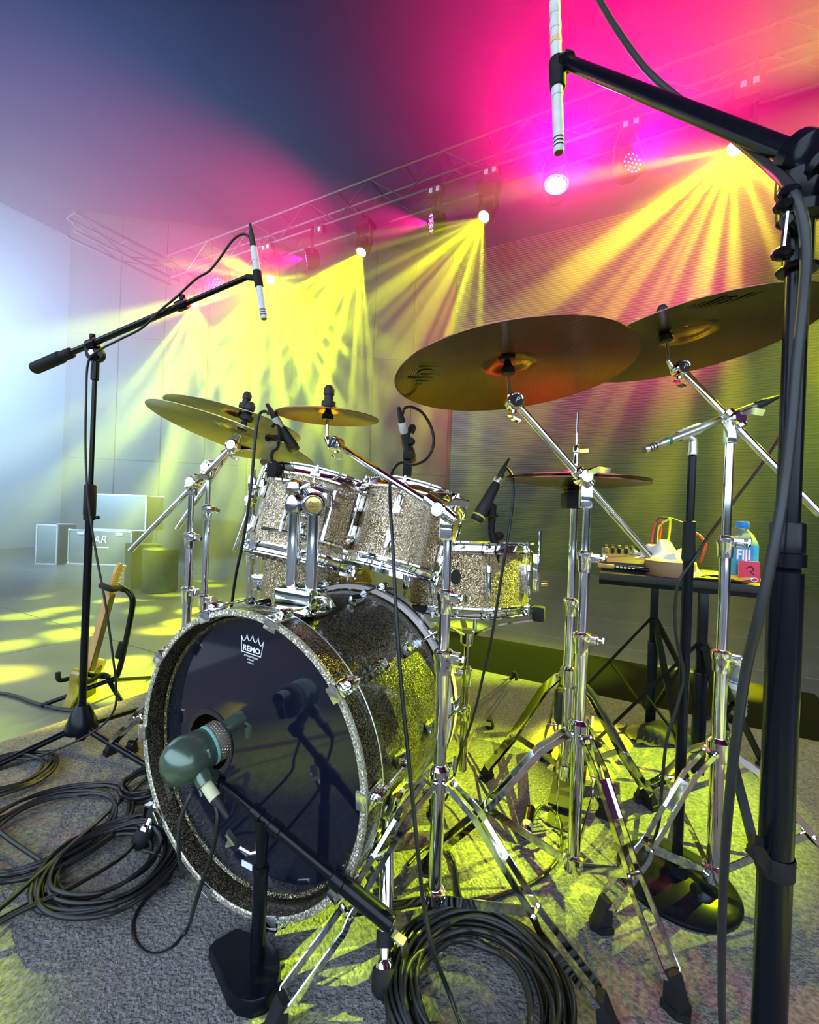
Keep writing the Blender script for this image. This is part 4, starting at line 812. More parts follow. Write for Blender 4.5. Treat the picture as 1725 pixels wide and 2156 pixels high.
cp = [mt_ + md * .06, P(1648, 838, Yh + .03), P(1656, 866, Yh + .03), P(1648, 905, Yh + .02), P(1615, 962, Yh + .01), P(1560, 1036, Yh + .0), P(1500, 1118, Yh - .005), P(1458, 1182, Yh - .016), P(1432, 1222, Yh - .016), P(1422, 1270, Yh - .012), P(1424, 1340, Yh - .014), P(1440, 1420, Yh - .016), P(1428, 1480, Yh - .016), P(1404, 1560, Yh - .016), P(1394, 1660, Yh - .018), P(1386, 1740, Yh - .02), PF(1360, 1800, .006), PF(1320, 1790, .004)]
cable('cable looping from the silver microphone down its stand', cp, .0033)
# tom and snare clip-on microphones ----------------------------------
def clip_mic(label, head, tail, hoop, knob, group='clip-on drum microphones'):
    head, tail = V(head), V(tail); d = (tail - head).normalized(); L = (tail - head).length
    root = thing('clip_on_microphone', label, 'microphone', hoop, group)
    mb = MB(); mb.lathe([(.012, 0), (.0145, .003), (.015, .012), (.015, L * .42), (.0135, L * .46), (.012, L * .9), (.0095, L)], frame(head, d), 18); obj('body', mb, M_blackmatte, root)
    mb = MB(); mb.lathe([(.0153, L * .18), (.0155, L * .2), (.0153, L * .22)], frame(head, d), 18, False); obj('groove', mb, M_rubber, root)
    xlr(root, tail, d, M_white)
    mid = head.lerp(tail, .55); mb = MB(); mb.tube([mid, knob.lerp(mid, .3), knob], .0085, 10); mb.ball(knob, .010); obj('swivel', mb, M_rubber, root)
    return root
r1 = P(576, 985, 1.10)
cm = clip_mic('clip-on microphone with white tape on the left rack tom', P(622, 950, 1.14), P(592, 900, 1.11), r1, P(566, 922, 1.105))
mb = MB(); mb.tube(crom([P(573, 900, 1.10), P(580, 892, 1.10), P(588, 902, 1.10), P(586, 940, 1.10), P(574, 952, 1.10), P(573, 968, 1.10), P(584, 978, 1.10), P(585, 1000, 1.10)], 5), .0042, 8); mb.box(frame(r1 - UP * .006, UP, (1, 0, 0)), .024, .034, .034, .004); obj('rim_clamp', mb, M_rubber, cm)
cable('cable arching from the left tom microphone behind the bass drum', [P(566, 872, 1.06), P(558, 866, 1.06), P(545, 876, 1.05), P(537, 930, 1.04), P(531, 1000, 1.04), P(523, 1070, 1.04), P(512, 1140, 1.06), P(497, 1210, 1.08), P(487, 1280, 1.12), P(482, 1330, 1.2), V((-.42, 1.32, .2)), V((-.45, 1.35, .01))], .0036)
r2 = P(858, 985, 1.06)
cm = clip_mic('clip-on microphone with white tape on the right rack tom', P(866, 972, 1.10), P(852, 912, 1.06), r2, P(866, 930, 1.05))
mb = MB(); mb.tube(crom([P(868, 912, 1.06), P(872, 899, 1.06), P(864, 900, 1.06), P(858, 930, 1.055), P(862, 960, 1.055), P(858, 1000, 1.06)], 5), .005, 8); mb.box(frame(P(860, 960, 1.05), UP, (1, 0, 0)), .026, .022, .018, .004); mb.box(frame(r2 - UP * .002, UP, (1, 0, 0)), .022, .030, .040, .004); mb.lathe([(.008, 0), (.009, .006), (.006, .010)], frame(P(865, 929, 1.045), (0, -1, 0)), 12); obj('rim_clamp', mb, M_rubber, cm)
cable('long thin cable hanging in front of the bass drum shell', [P(848, 872, 1.05), P(851, 861, 1.05), P(866, 857, 1.055), P(890, 870, 1.06), P(910, 905, 1.065), P(912, 940, 1.06), P(896, 968, 1.05), P(868, 979, 1.02), P(846, 974, 1.01), P(830, 986, .99), P(822, 1012, .96), P(822, 1060, .90), P(827, 1140, .86), P(832, 1240, .83), P(838, 1340, .80), P(846, 1450, .78), P(858, 1570, .76), P(870, 1690, .74), P(881, 1800, .72), P(892, 1900, .71), P(912, 2000, .69), PF(948, 2096, .05), PF(985, 2190, .03), PF(1040, 2300, .01)], .0036)
hd_, tl = P(1002, 1098, 1.13), P(1046, 1016, 1.15); d = (tl - hd_).normalized(); L = (tl - hd_).length; c0 = P(1040, 1150, 1.14)
cm = thing('clip_on_microphone', 'black snare microphone with a yellow ring on a rim clamp', 'microphone', c0, 'clip-on drum microphones')
mb = MB(); mb.lathe([(.012, 0), (.0165, .004), (.0165, .014), (.0175, .016), (.017, .055), (.013, L - .01), (.010, L)], frame(hd_, d), 18); obj('body', mb, M_blackmatte, cm)
mb = MB(); mb.lathe([(.0168, .014), (.0180, .0145), (.0180, .0185), (.017, .019)], frame(hd_, d), 18, False); obj('yellow_ring', mb, mat('yellow_ring', (.72, .68, .12), .5), cm)
mb = MB(); mb.lathe([(.0102, -.002), (.0108, 0), (.0108, .012), (.0102, .013)], frame(tl, d), 16); obj('metal_ring', mb, M_mic, cm); xlr(cm, tl + d * .008, d)
mb = MB(); mb.tube([P(1024, 1060, 1.145), P(1036, 1066, 1.145), P(1036, 1098, 1.145), P(1034, 1118, 1.145)], [.012, .013, .010, .007], 12); mb.lathe([(.016, 0), (.0165, .006), (.009, .010), (.009, .04)], frame(P(1036, 1084, 1.145), -UP), 14); obj('clip', mb, M_rubber, cm)
mb = MB(); mb.tube([P(1034, 1118, 1.145), P(1040, 1136, 1.14), P(1046, 1160, 1.14), P(1048, 1186, 1.14)], [.009, .011, .008, .006], 10); mb.ball(P(1052, 1128, 1.135), .012); mb.tube([P(1044, 1150, 1.14), P(1032, 1166, 1.13)], .004, 8); obj('rim_clamp', mb, M_rubber, cm)
cable('cable hanging from the snare microphone to the floor', [P(1062, 992, 1.155), P(1068, 987, 1.15), P(1078, 1002, 1.13), P(1081, 1040, 1.12), P(1076, 1090, 1.11), P(1067, 1150, 1.10), P(1057, 1210, 1.10), P(1046, 1280, 1.10), P(1034, 1350, 1.10), P(1018, 1420, 1.11), P(1002, 1490, 1.12), P(984, 1548, 1.13), P(968, 1590, 1.12), PF(940, 1680, .02), PF(900, 1700, .006)], .0036)
# kick mic on its low stand -----------------------------------------
rr_, ff_ = P(380, 1606, .745), P(462, 1556, .80); d = (ff_ - rr_).normalized(); L = (ff_ - rr_).length; sidev = d.cross(UP).normalized()
KMF = frame(rr_, d) @ Matrix.Diagonal((.96, .96, .84, 1))
km = thing('kick_microphone', 'large green-grey egg-shaped microphone in front of the bass drum', 'microphone', rr_)
mb = MB(); mb.lathe([(1e-5, -.036), (.014, -.034), (.028, -.026), (.0375, -.012), (.0415, .006), (.0415, .016), (.0395, .036), (.036, .052), (.034, .058)], KMF, 32); obj('body', mb, M_kmic, km)
mb = MB(); mb.lathe([(.0345, .0575), (.0362, .0585), (.0362, .0625), (.0345, .0635)], KMF, 32, False); obj('teal_ring', mb, M_teal, km)
mb = MB(); mb.lathe([(.034, .0630), (.0352, .066), (.0352, .086), (.031, .092), (.022, .098), (1e-5, .100)], KMF, 32); obj('grille', mb, M_grille, km)
mb = MB()
for k in range(4):
    for q in range(36):
        a_ = 2 * math.pi * (q + .5 * (k % 2)) / 36; p_ = KMF @ V((.0352 * math.cos(a_), .0352 * math.sin(a_), .068 + .0055 * k)); mb.add([(0, 0, .0013), (.0013, 0, 0), (0, .0013, 0), (-.0013, 0, 0), (0, -.0013, 0)], [(0, 1, 2), (0, 2, 3), (0, 3, 4), (0, 4, 1)], frame(p_, p_ - (rr_ + d * ((.068 + .0055 * k) * .84))))
kg = obj('grille_studs', mb, mat('brass_studs', (.7, .6, .42), .3, .9), km); kg['kind'] = 'stuff'
mb = MB(); mb.tube([rr_ + d * .078 + UP * .012, rr_ + d * .098 + UP * .016, rr_ + d * .116 + UP * .014], [.014, .015, .013], 14); mb.strip([rr_ + d * .112 + UP * .012, rr_ + d * .122 - UP * .002 + sidev * .012, rr_ + d * .120 - UP * .022 + sidev * .016], .016, .005, sidev); obj('front_fin', mb, M_kmic, km)
for s_ in (1,):
    c_ = rr_ + d * .048 + sidev * .0 - UP * .0 + (V((.25, -.95, .1)).normalized()) * .036; mb = MB(); mb.box(frame(c_, V((.25, -.95, .1)), d), .024, .017, .010, .003); obj('yoke_tab', mb, M_kmic, km)
st1 = P(420, 1618, .745); st2 = P(434, 1652, .735)
mb = MB(); mb.tube([rr_ + d * .03 - UP * .03, st1 + V((.0, .0, -.004)), st2], [.018, .0155, .0135], 16); mb.tube([st1 - UP * .004, P(450, 1636, .775)], [.012, .011], 14); obj('stem', mb, M_kmic, km)
for q in (.0, .02):
    mb = MB(); mb.tube(crom([rr_ + d * -.004 - UP * (.018 + q) - V((0, .034 - q * .8, 0)), rr_ + d * .03 - UP * (.016 + q) - V((0, .036 - q * .8, 0)), st1 + V((-.004, -.014, .014 - q))], 4), .0022, 6); obj('rib', mb, M_kmic, km)
sd_ = (st2 - st1).normalized(); xlr(km, st2 - sd_ * .002, sd_ + V((.25, 0, 0)), mat('cream_tape', (.62, .60, .36), .6))
B = PF(541, 2052); bx = V((B.x, B.y, 0)); Yk = B.y
ms = thing('microphone_stand', 'short black stand with a flat D-shaped base under the kick microphone', 'microphone stand', bx, 'black microphone stands')
top = [PF(x, y, .030) for x, y in ((441, 1990), (452, 1978), (497, 1952), (560, 1972), (588, 2004), (592, 2040), (584, 2074), (560, 2100), (530, 2110), (500, 2104), (480, 2082))]
mb = MB(); n = len(top); cen = sum(top, V((0, 0, 0))) / n; vs = [cen + (p - cen) * .97 for p in top] + top + [V((p.x, p.y, 0.004)) + (p - cen) * .02 for p in top]; vs = [V((v.x, v.y, z)) for v, z in zip(vs, [.030] * n + [.027] * n + [.004] * n)]
mb.add(vs, [tuple(range(n))] + [(i + k * n, (i + 1) % n + k * n, (i + 1) % n + (k + 1) * n, i + (k + 1) * n) for k in (0, 1) for i in range(n)]); obj('base_plate', mb, M_black, ms, 30)
zk = lambda y: P(541, y, Yk).z; zt_k = zk(1748)
mb = MB(); mb.rod(bx + UP * .026, bx + UP * zk(1835), .0120, 18); mb.rod(bx + UP * zk(1840), bx + UP * zt_k, .0095, 16); obj('post', mb, M_black, ms)
mb = MB(); mb.lathe([(.0128, -.004), (.0132, 0), (.0132, .008), (.012, .012)], Matrix.Translation(bx + UP * zk(1835)), 18); obj('post_ring', mb, M_black, ms)
b0, b1_ = P(452, 1638, .785), P(826, 1946, .69); d = (b1_ - b0).normalized(); L = (b1_ - b0).length
mb = MB(); mb.rod(b0, b1_ - d * .05, .0072, 16); mb.rod(b0 + d * (L * .26), b1_ - d * .04, .0092, 16); bo = obj('boom', mb, M_black, ms)
for t, r_ in ((0.0, .0125), (.25, .0115), (.36, .0118), (.71, .016)):
    mb = MB(); mb.lathe([(r_ - .002, -.012), (r_, -.010), (r_, .010), (r_ - .002, .012)], frame(b0 + d * (L * t + .004), d), 16); obj('boom_ring', mb, M_black, bo)
mb = MB(); mb.lathe([(.011, 0), (.0138, .002), (.0142, L * .28), (.0130, L * .283), (.0128, L * .27), (.004, L * .268)], frame(b0 + d * (L * .715), d), 20); obj('counterweight', mb, M_black, bo)
jp = b0 + d * (L * .30); mb = MB(); mb.tube([jp, bx + UP * zt_k, bx + UP * (zt_k - .03)], [.013, .012, .011], 12); obj('boom_joint', mb, M_black, ms)
w0, w1, w2 = P(478, 1762, Yk), P(505, 1782, Yk), P(528, 1795, Yk); mb = MB(); mb.tube([bx + UP * zk(1790), w2, w1], .0048, 8); mb.strip([w0 + UP * .008, w1.lerp(w0, .4), w0 - UP * .012], .012, .005, (0, 1, 0)); obj('wing_screw', mb, M_steel, ms)
cable('cable looping from the kick microphone onto the carpet', [P(452, 1690, .725), P(458, 1712, .715), P(456, 1750, .71), P(445, 1800, .715), P(428, 1850, .72), P(412, 1900, .73), PF(396, 1952, .02), PF(362, 1996, .006), PF(322, 2010, .005), PF(290, 1990, .005), PF(280, 1950, .006), PF(296, 1908, .008), PF(330, 1872, .012), PF(360, 1842, .016), PF(352, 1806, .03), PF(300, 1790, .03)], .0036)
cable('second cable hanging from the kick microphone to the coil', [P(408, 1662, .76), P(398, 1682, .75), P(382, 1720, .75), P(376, 1770, .76), P(378, 1812, .78), PF(384, 1845, .012), PF(340, 1870, .010), PF(280, 1900, .010)], .0034, mt=M_cable2)
# ------------------------------------------------------------------ coiled cables on the floor
def coil(label, cen, r0, r1, turns, r, seed, tails=(), squash=1.0, lift=.0):
    rnd = random.Random(seed); pts = []; ph = rnd.random() * 6
    n = int(turns * 16)
    ox = oy = 0.0; rad = rnd.uniform(r0, r1); tr = rad; z = 0
    for k in range(n):
        if k % 16 == 0: tr = rnd.uniform(r0, r1); tox, toy = rnd.uniform(-1, 1) * (r1 - r0) * .30, rnd.uniform(-1, 1) * (r1 - r0) * .30
        rad += (tr - rad) * .12; ox += (tox - ox) * .1; oy += (toy - oy) * .1; a = ph + 2 * math.pi * k / 16
        zz_ = .012 + r + (k / n) * lift + abs(math.sin(a * 1.7 + k * .13)) * r * 1.6
        pts.append(V((cen.x + ox + rad * math.cos(a), cen.y + oy + rad * math.sin(a) * squash, zz_)))
    pts += [V(t) for t in tails]
    mb = MB(); mb.tube(crom(pts, 3), r, 6); return tag(obj('coiled_cable', mb, M_cable, None, 60), label, 'cable', 'coiled cables on the rug')
coil('coil of many cable loops left of the bass drum', PF(232, 1848), .075, .142, 13, .0042, 3, [], 1.0, .022)
coil('loose coil with a bent inner loop, farther left', PF(108, 1764), .105, .165, 6, .0046, 5, [PF(120, 1850, .012), PF(0, 1935, .01), PF(-90, 1990, .01)], 1.0, .012)
coil('coil cut by the left edge of the frame', PF(12, 1648), .085, .135, 6, .0046, 8, [], 1.0, .01)
coil('dark coil in the foreground bottom centre', PF(1006, 2128), .085, .158, 15, .0046, 11, [], .95, .026)
coil('small coil half hidden behind the left side of the bass drum', PF(318, 1668), .05, .085, 6, .0040, 13, [], 1.0, .02)
cable('thick cable crossing the left coils', [PF(-60, 1960, .03), PF(20, 1896, .036), PF(120, 1806, .04), PF(215, 1722, .034), PF(270, 1672, .02), PF(318, 1632, .012), PF(370, 1600, .012)], .0050)
cable('second cable crossing the left coils', [PF(-60, 1985, .02), PF(20, 1930, .034), PF(150, 1868, .04), PF(262, 1800, .03), PF(300, 1742, .016), PF(310, 1700, .012)], .0048)
cable('thin cable lying across the far left stage floor', [PF(-60, 1452, STAGE + .01), PF(20, 1462, STAGE + .01), PF(80, 1482, STAGE + .01), PF(150, 1496, STAGE + .01), PF(260, 1500, STAGE + .01)], .010, mt=M_cable2)
cable('cable running from the foreground coil under the stand', [PF(962, 1960, .014), PF(990, 1920, .012), PF(1050, 1886, .010), PF(1108, 1866, .010), PF(1150, 1838, .010), PF(1182, 1790, .010), PF(1176, 1720, .010), PF(1140, 1698, .012), PF(1118, 1730, .012)], .0042)
cable('cable lying from the foreground coil toward the kick pedal', [PF(985, 1950, .014), PF(968, 1880, .010), PF(950, 1800, .010), PF(905, 1780, .010), PF(860, 1820, .010)], .0040)
# ------------------------------------------------------------------ guitar and its stand on the stage floor
GY = 2.62
nt_, nb_ = P(228, 1262, GY), P(187, 1412, GY + .02); nd = (nt_ - nb_).normalized(); gn = V((.97, .06, .0)); gn = (gn - nd * gn.dot(nd)).normalized(); gs = nd.cross(gn)
g = thing('electric_guitar', 'electric guitar with a maple neck leaning on a stand', 'guitar', P(180, 1540, GY))
bc = nb_ - nd * .17; FG = frame(bc, gn, nd)
out = [(.20, .03), (.235, .09), (.25, .125), (.22, .150), (.16, .140), (.09, .125), (.03, .135), (-.06, .165), (-.14, .170), (-.20, .12), (-.215, .03), (-.20, -.06), (-.15, -.135), (-.07, -.155), (.02, -.125), (.08, -.115), (.14, -.135), (.20, -.140), (.215, -.115), (.19, -.06), (.175, -.03)]
out = [(p.x, p.y) for p in crom([(x * .92, y * .92, 0) for x, y in out], 3, True)]
mb = MB(); mb.prism(out, FG, .044); obj('body', mb, mat('sunburst_body', (.42, .33, .04), .25, coat=.8, noise=(5, (.05, .035, .015), .15)), g)
mb = MB(); mb.prism([(x * .78 + .02, y * .72) for x, y in out], FG @ Matrix.Translation((0, 0, .0235)), .003); obj('pickguard', mb, M_black, g)
mb = MB(); mb.prism([(x * .5, y * .7) for x, y in out[:27]], FG @ Matrix.Translation((.04, .01, -.0235)), .003); obj('back_plate', mb, M_black, g)
mb = MB(); mb.strip([nb_ - nd * .10, nt_ + nd * .03], .052, .032, gs); obj('neck', mb, M_maple, g)
mb = MB(); mb.strip([nb_ - nd * .08 + gn * .018, nt_ + nd * .03 + gn * .018], .050, .005, gs); obj('fretboard', mb, mat('dark_fretboard', (.05, .03, .02), .4), g)
hb_ = nt_ + nd * .03; FH = frame(hb_, gn, nd)
mb = MB(); mb.prism([(0, -.024), (.02, -.034), (.15, -.050), (.19, -.035), (.195, -.01), (.17, .012), (.13, .02), (.05, .026), (0, .024)], FH, .016); hs = obj('headstock', mb, M_maple, g)
for k in range(6):
    mb = MB(); p_ = FH @ V((.03 + .026 * k, -.052 - .003 * k, -.002)); mb.rod(p_, FH @ V((.03 + .026 * k, -.085 - .003 * k, -.002)), .006, 8); mb.cyl(FH @ V((.03 + .026 * k, -.03, .0)), FH @ V((.03 + .026 * k, -.03, .022)), .004, n=8); obj('tuning_peg', mb, mat('peg_chrome_%d' % k, (.8, .82, .6), .15, 1.0) if k == 0 else bpy.data.materials['peg_chrome_0'], hs)
gsr = thing('guitar_stand', 'black tubular guitar stand with a padded neck yoke', 'guitar stand', PF(240, 1640, STAGE))
YS = GY + .03
foot = V((P(228, 1470, YS).x, YS, STAGE + .12)); mb = MB(); pts = crom([P(258, 1238, YS), P(270, 1246, YS), P(279, 1262, YS), P(277, 1290, YS), P(266, 1345, YS), P(248, 1420, YS), foot], 5); mb.tube(pts, .016, 12); obj('tube', mb, M_black, gsr)
mb = MB(); mb.lathe([(.022, -.05), (.026, -.045), (.024, .045), (.018, .05)], frame(P(256, 1368, YS), P(262, 1345, YS) - P(256, 1368, YS)), 14); obj('clutch', mb, M_rubber, gsr)
mb = MB(); mb.tube(crom([P(262, 1242, YS), P(252, 1238, YS - .03), P(240, 1240, YS - .08), P(226, 1238, YS - .09), P(214, 1232, YS - .06)], 4), .018, 10); mb.tube(crom([P(262, 1242, YS), P(250, 1236, YS + .05), P(236, 1228, YS + .08)], 4), .016, 10); obj('neck_yoke', mb, M_rubber, gsr)
for q, dv in ((0, V((-.30, -.12, 0))), (1, V((.05, .34, 0))), (2, V((.22, -.16, 0)))):
    mb = MB(); mb.tube([foot, foot + dv + UP * (STAGE + .012 - foot.z)], .013, 10); obj('leg', mb, M_black, gsr)
mb = MB(); c0 = V((nb_.x - .02, GY - .0, STAGE + .16)); mb.tube(crom([foot + UP * .02, c0, c0 - V((.06, .09, 0)), c0 - V((.07, .10, -.05))], 4), .013, 10); mb.tube(crom([foot + UP * .02, c0 + V((.10, .02, 0)), c0 + V((.10, -.10, 0)), c0 + V((.09, -.11, .05))], 4), .013, 10); obj('body_cradle', mb, M_rubber, gsr)

# ------------------------------------------------------------------ road cases in the fog
M_case = mat('case_laminate', (.10, .12, .12), .5)
M_case2 = mat('black_barrel', (.02, .05, .04), .6)
def road_case(label, x0, x1, y0, y1, Y, dep, z0, logo=False, handles=True, grp='road cases against the wall'):
    a, b = P(x0, y0, Y), P(x1, y0, Y); w_ = (b - a).length; cx = (a.x + b.x) / 2; h = P((x0 + x1) / 2, y0, Y).z - z0
    xd = V((1, .05, 0)).normalized(); yd = V((-.05, 1, 0)).normalized(); c = V((cx, Y, z0)) + yd * dep / 2
    root = thing('road_case', label, 'road case', V((cx, Y + dep / 2, z0)), grp)
    mb = MB(); mb.box(frame(c + UP * h / 2, UP, xd), w_ - .02, dep - .02, h - .02, .005); obj('body', mb, M_case, root)
    e = .022
    for sx in (-1, 1):
        for sy in (-1, 1):
            mb = MB(); mb.box(frame(c + xd * sx * (w_ / 2 - e / 2) + yd * sy * (dep / 2 - e / 2) + UP * h / 2, UP, xd), e, e, h); obj('edge_trim', mb, M_alu, root)
    for sz in (0, 1):
        for sy in (-1, 1):
            mb = MB(); mb.box(frame(c + yd * sy * (dep / 2 - e / 2) + UP * (e / 2 + sz * (h - e)), UP, xd), w_, e, e); obj('edge_trim', mb, M_alu, root)
    if handles:
        for sx in (-1, 1):
            mb = MB(); mb.box(frame(c - yd * (dep / 2 + .004) + xd * sx * w_ * .30 + UP * (h - .07), UP, xd), .13, .012, .06, .004); obj('latch', mb, M_alu, root)
        for sx in (-1, 1):
            for sz in (0, 1):
                mb = MB(); mb.ball(c - yd * (dep / 2 - .02) + xd * sx * (w_ / 2 - .02) + UP * (.02 + sz * (h - .04)), .036, n=10); obj('ball_corner', mb, M_alu, root)
    if logo:
        FL = frame(c - yd * (dep / 2 + .002) + UP * h * .72, -yd, xd); text('stencil', 'AR', FL, .20, M_print, root, 1.0, .2, .002); mb = MB(); mb.box(FL @ Matrix.Translation((0, -.14, 0)), .34, .02, .002); obj('stencil_line', mb, M_print, root)
    return root
z1 = PF(205, 1191, STAGE).y
road_case('large road case with pale edges and a stencilled logo', 146, 276, 1116, 1191, 8.2, .75, STAGE, True)
zt1 = P(210, 1116, 8.2).z
road_case('road case lid stacked on the stencilled case', 196, 308, 1041, 1116, 8.25, .65, zt1 + .004, False, False)
road_case('narrow upright road case near the left edge', 77, 121, 1104, 1196, 8.0, .5, STAGE, False, False)
c = PF(318, 1250, STAGE); root = thing('drum_barrel', 'dark rounded drum case on the stage floor in the fog', 'drum case', c)
mb = MB(); mb.lathe([(.20, 0), (.215, .01), (.215, .50), (.225, .505), (.225, .57), (.21, .58), (1e-5, .585)], Matrix.Translation(c + V((0, .2, 0))), 28); obj('body', mb, M_case2, root)
c2 = c + V((-.42, .5, 0)); 
mb = MB(); mb.lathe([(.26, 0), (.26, .60)], Matrix.Translation(c2), 4); tag(obj('speaker_box', mb, M_case2, None, 20), 'boxy dark speaker cabinet beside the drum case in the fog', 'speaker')

# ------------------------------------------------------------------ side table with clutter
TZ = .625; ta = PF(1262, 1205, TZ); tb_ = PF(1652, 1237, TZ); tx = (tb_ - ta).normalized(); ty = V((-tx.y, tx.x, 0)); tw = (tb_ - ta).length
tab = thing('side_table', 'black side table on two folding tripod legs behind the stands', 'table', V((ta + tb_ + ty * .4) / 2) - UP * TZ)
ctr = (ta + tb_) / 2 + ty * .19
mb = MB(); mb.box(frame(ctr - UP * .012, UP, tx), tw, .38, .024, .004); obj('top', mb, M_blackmatte, tab)
mb = MB(); mb.box(frame((ta + tb_) / 2 - UP * .020 + ty * .008, UP, tx), tw, .012, .036, .003); obj('front_rail', mb, M_black, tab)
for px_, yy, fo in ((1455, .03, ((1300, 1588), (1612, 1652))), (1394, .34, ())):
    p_ = ctr + tx * ((P(px_, 1240, ctr.y).x - ctr.x)) - ty * .19 + ty * yy; p_ = V((p_.x, p_.y, 0))
    mb = MB(); mb.box(frame(p_ + UP * (TZ - .030 + .28) / 2, UP, tx), .026, .026, TZ - .030 - .28, .003); po = obj('post', mb, M_black, tab); mb = MB(); mb.box(frame(p_ + UP * .185, UP, tx), .034, .034, .31, .003); obj('post_sleeve', mb, M_black, tab)
    for a in (20, 140, 260):
        d = V((math.cos(math.radians(a)), math.sin(math.radians(a)), 0)); f = p_ + d * .30 + UP * .010
        mb = MB(); mb.strip([p_ + UP * .44, f + UP * .01], .020, .010, d.cross(UP)); lg = obj('leg', mb, M_black, tab); mb = MB(); mb.rod(f - d * .02, f + d * .02, .0095, 8); obj('rubber_tip', mb, M_rubber, lg)
        mb = MB(); mb.strip([p_ + UP * .06, p_ + d * .15 + UP * .225], .014, .005, d.cross(UP)); obj('brace', mb, M_black, tab)
    mb = MB(); mb.lathe([(.005, 0), (.009, .004), (.009, .014)], frame(p_ + UP * .42 - ty * .014, -ty), 10); obj('knob', mb, M_black, tab)
def on(px, py, z=TZ): q = PF(px, py, z); return q
def ontab(px, dep): # point on the table top under pixel column px, dep behind the front edge
    t = (px - 1262) / (1652 - 1262); return ta + tx * (tw * t) + ty * dep
# mixer
mc_ = ontab(1350, .17); fx = frame(mc_ + UP * .033, (UP - ty * .18).normalized(), tx); mx = thing('mixing_desk', 'small black mixer with a row of knobs on the table', 'mixer', mc_)
mb = MB(); mb.box(fx, .21, .20, .034, .005); obj('body', mb, mat('dark_mixer', (.03, .045, .045), .5), mx)
for k in range(8):
    for j in range(3):
        mb = MB(); mb.lathe([(.0062, .017), (.0068, .021), (.0055, .034)], fx @ Matrix.Translation((-.088 + .022 * k, .035 + .022 * j, 0)), 8); obj('knob', mb, M_blackmatte if (k + j) % 4 else mat('khaki_knob', (.3, .3, .16), .5) if 'khaki_knob' not in bpy.data.materials else bpy.data.materials['khaki_knob'], mx)
# drum stick
a_, b_ = ontab(1258, .03) + UP * .020, ontab(1400, .055) + UP * .014; d = (b_ - a_).normalized()
dsk = thing('drumstick', 'black drumstick with a bare wood butt lying on the table edge', 'drumstick', a_.lerp(b_, .5))
mb = MB(); mb.lathe([(.005, 0), (.0072, .004), (.0075, .05)], frame(a_, d), 12); obj('butt', mb, M_maple, dsk)
mb = MB(); mb.lathe([(.0075, .05), (.0075, .22), (.004, .28), (.0055, .29), (.003, .30)], frame(a_, d), 12); obj('shaft', mb, M_black, dsk)
for k in range(5):
    mb = MB(); mb.box(frame(a_ + d * (.06 + .012 * k) - ty * .0072 + UP * .001, -ty, d), .008, .005, .0012); obj('print', mb, M_print, dsk)
c = ontab(1432, .045); tp = thing('tape_roll', 'roll of brown tape lying flat on the table', 'tape', c)
mb = MB(); mb.lathe([(.038, 0), (.073, 0), (.074, .002), (.074, .046), (.073, .048), (.038, .048), (.038, 0)], Matrix.Translation(c + ty * .04), 40, False); obj('tape', mb, mat('brown_tape', (.30, .17, .085), .45, noise=(20, (.26, .14, .07), .3)), tp)
mb = MB(); mb.lathe([(.036, 0), (.0385, 0), (.0385, .0485), (.036, .0485), (.036, 0)], Matrix.Translation(c + ty * .04), 32, False); obj('core', mb, M_print, tp)
# crumpled cloth
c = ontab(1420, .20); mb = MB(); n = 22; vs = []; rnd = random.Random(4)
for i in range(n + 1):
    for j in range(n + 1):
        u, v = (i / n - .5) * 2, (j / n - .5) * 2; rr2 = u * u + v * v
        h = .105 * math.exp(-1.3 * (u * 1.0) ** 2 - 1.3 * v * v) + .012 * math.sin(7 * u + 3 * v) * math.sin(5 * v - 2 * u) + .010 * math.sin(13 * u - 6 * v)
        vs.append(c + tx * (u * .115 * (1 + .1 * math.sin(6 * v))) + ty * (v * .085) + UP * max(.003, h if rr2 < 1.5 else h * .4))
mb.add(vs, [(i * (n + 1) + j, (i + 1) * (n + 1) + j, (i + 1) * (n + 1) + j + 1, i * (n + 1) + j + 1) for i in range(n) for j in range(n)])
clo = tag(obj('cloth', mb, mat('white_cloth', (.74, .72, .78), .8), None, 180), 'crumpled white cloth heaped behind the tape roll', 'cloth')
for q, (col, pts) in enumerate((((.65, .05, .04), ((1372, 1142), (1378, 1112), (1384, 1098), (1392, 1104))), ((.72, .66, .03), ((1385, 1122), (1392, 1104), (1402, 1097), (1412, 1100))), ((.03, .05, .05), ((1380, 1140), (1384, 1096), (1400, 1090), (1430, 1098), (1458, 1118))), ((.5, .03, .05), ((1446, 1112), (1462, 1120), (1478, 1132), (1486, 1150))))):
    yy = c.y + .03; mb = MB(); mb.tube(crom([V((P(pts[0][0], pts[0][1], yy).x, yy, TZ + .02))] + [P(x, y, yy) for x, y in pts] + [V((P(pts[-1][0], pts[-1][1], yy).x + .01, yy + .04, TZ + .03))], 5), .0042, 7)
    tag(obj('patch_lead', mb, mat('lead_%d' % q, col, .5), None, 60), ['red', 'yellow', 'dark', 'crimson'][q] + ' patch lead bent up behind the white cloth', 'cable', 'patch leads on the table')
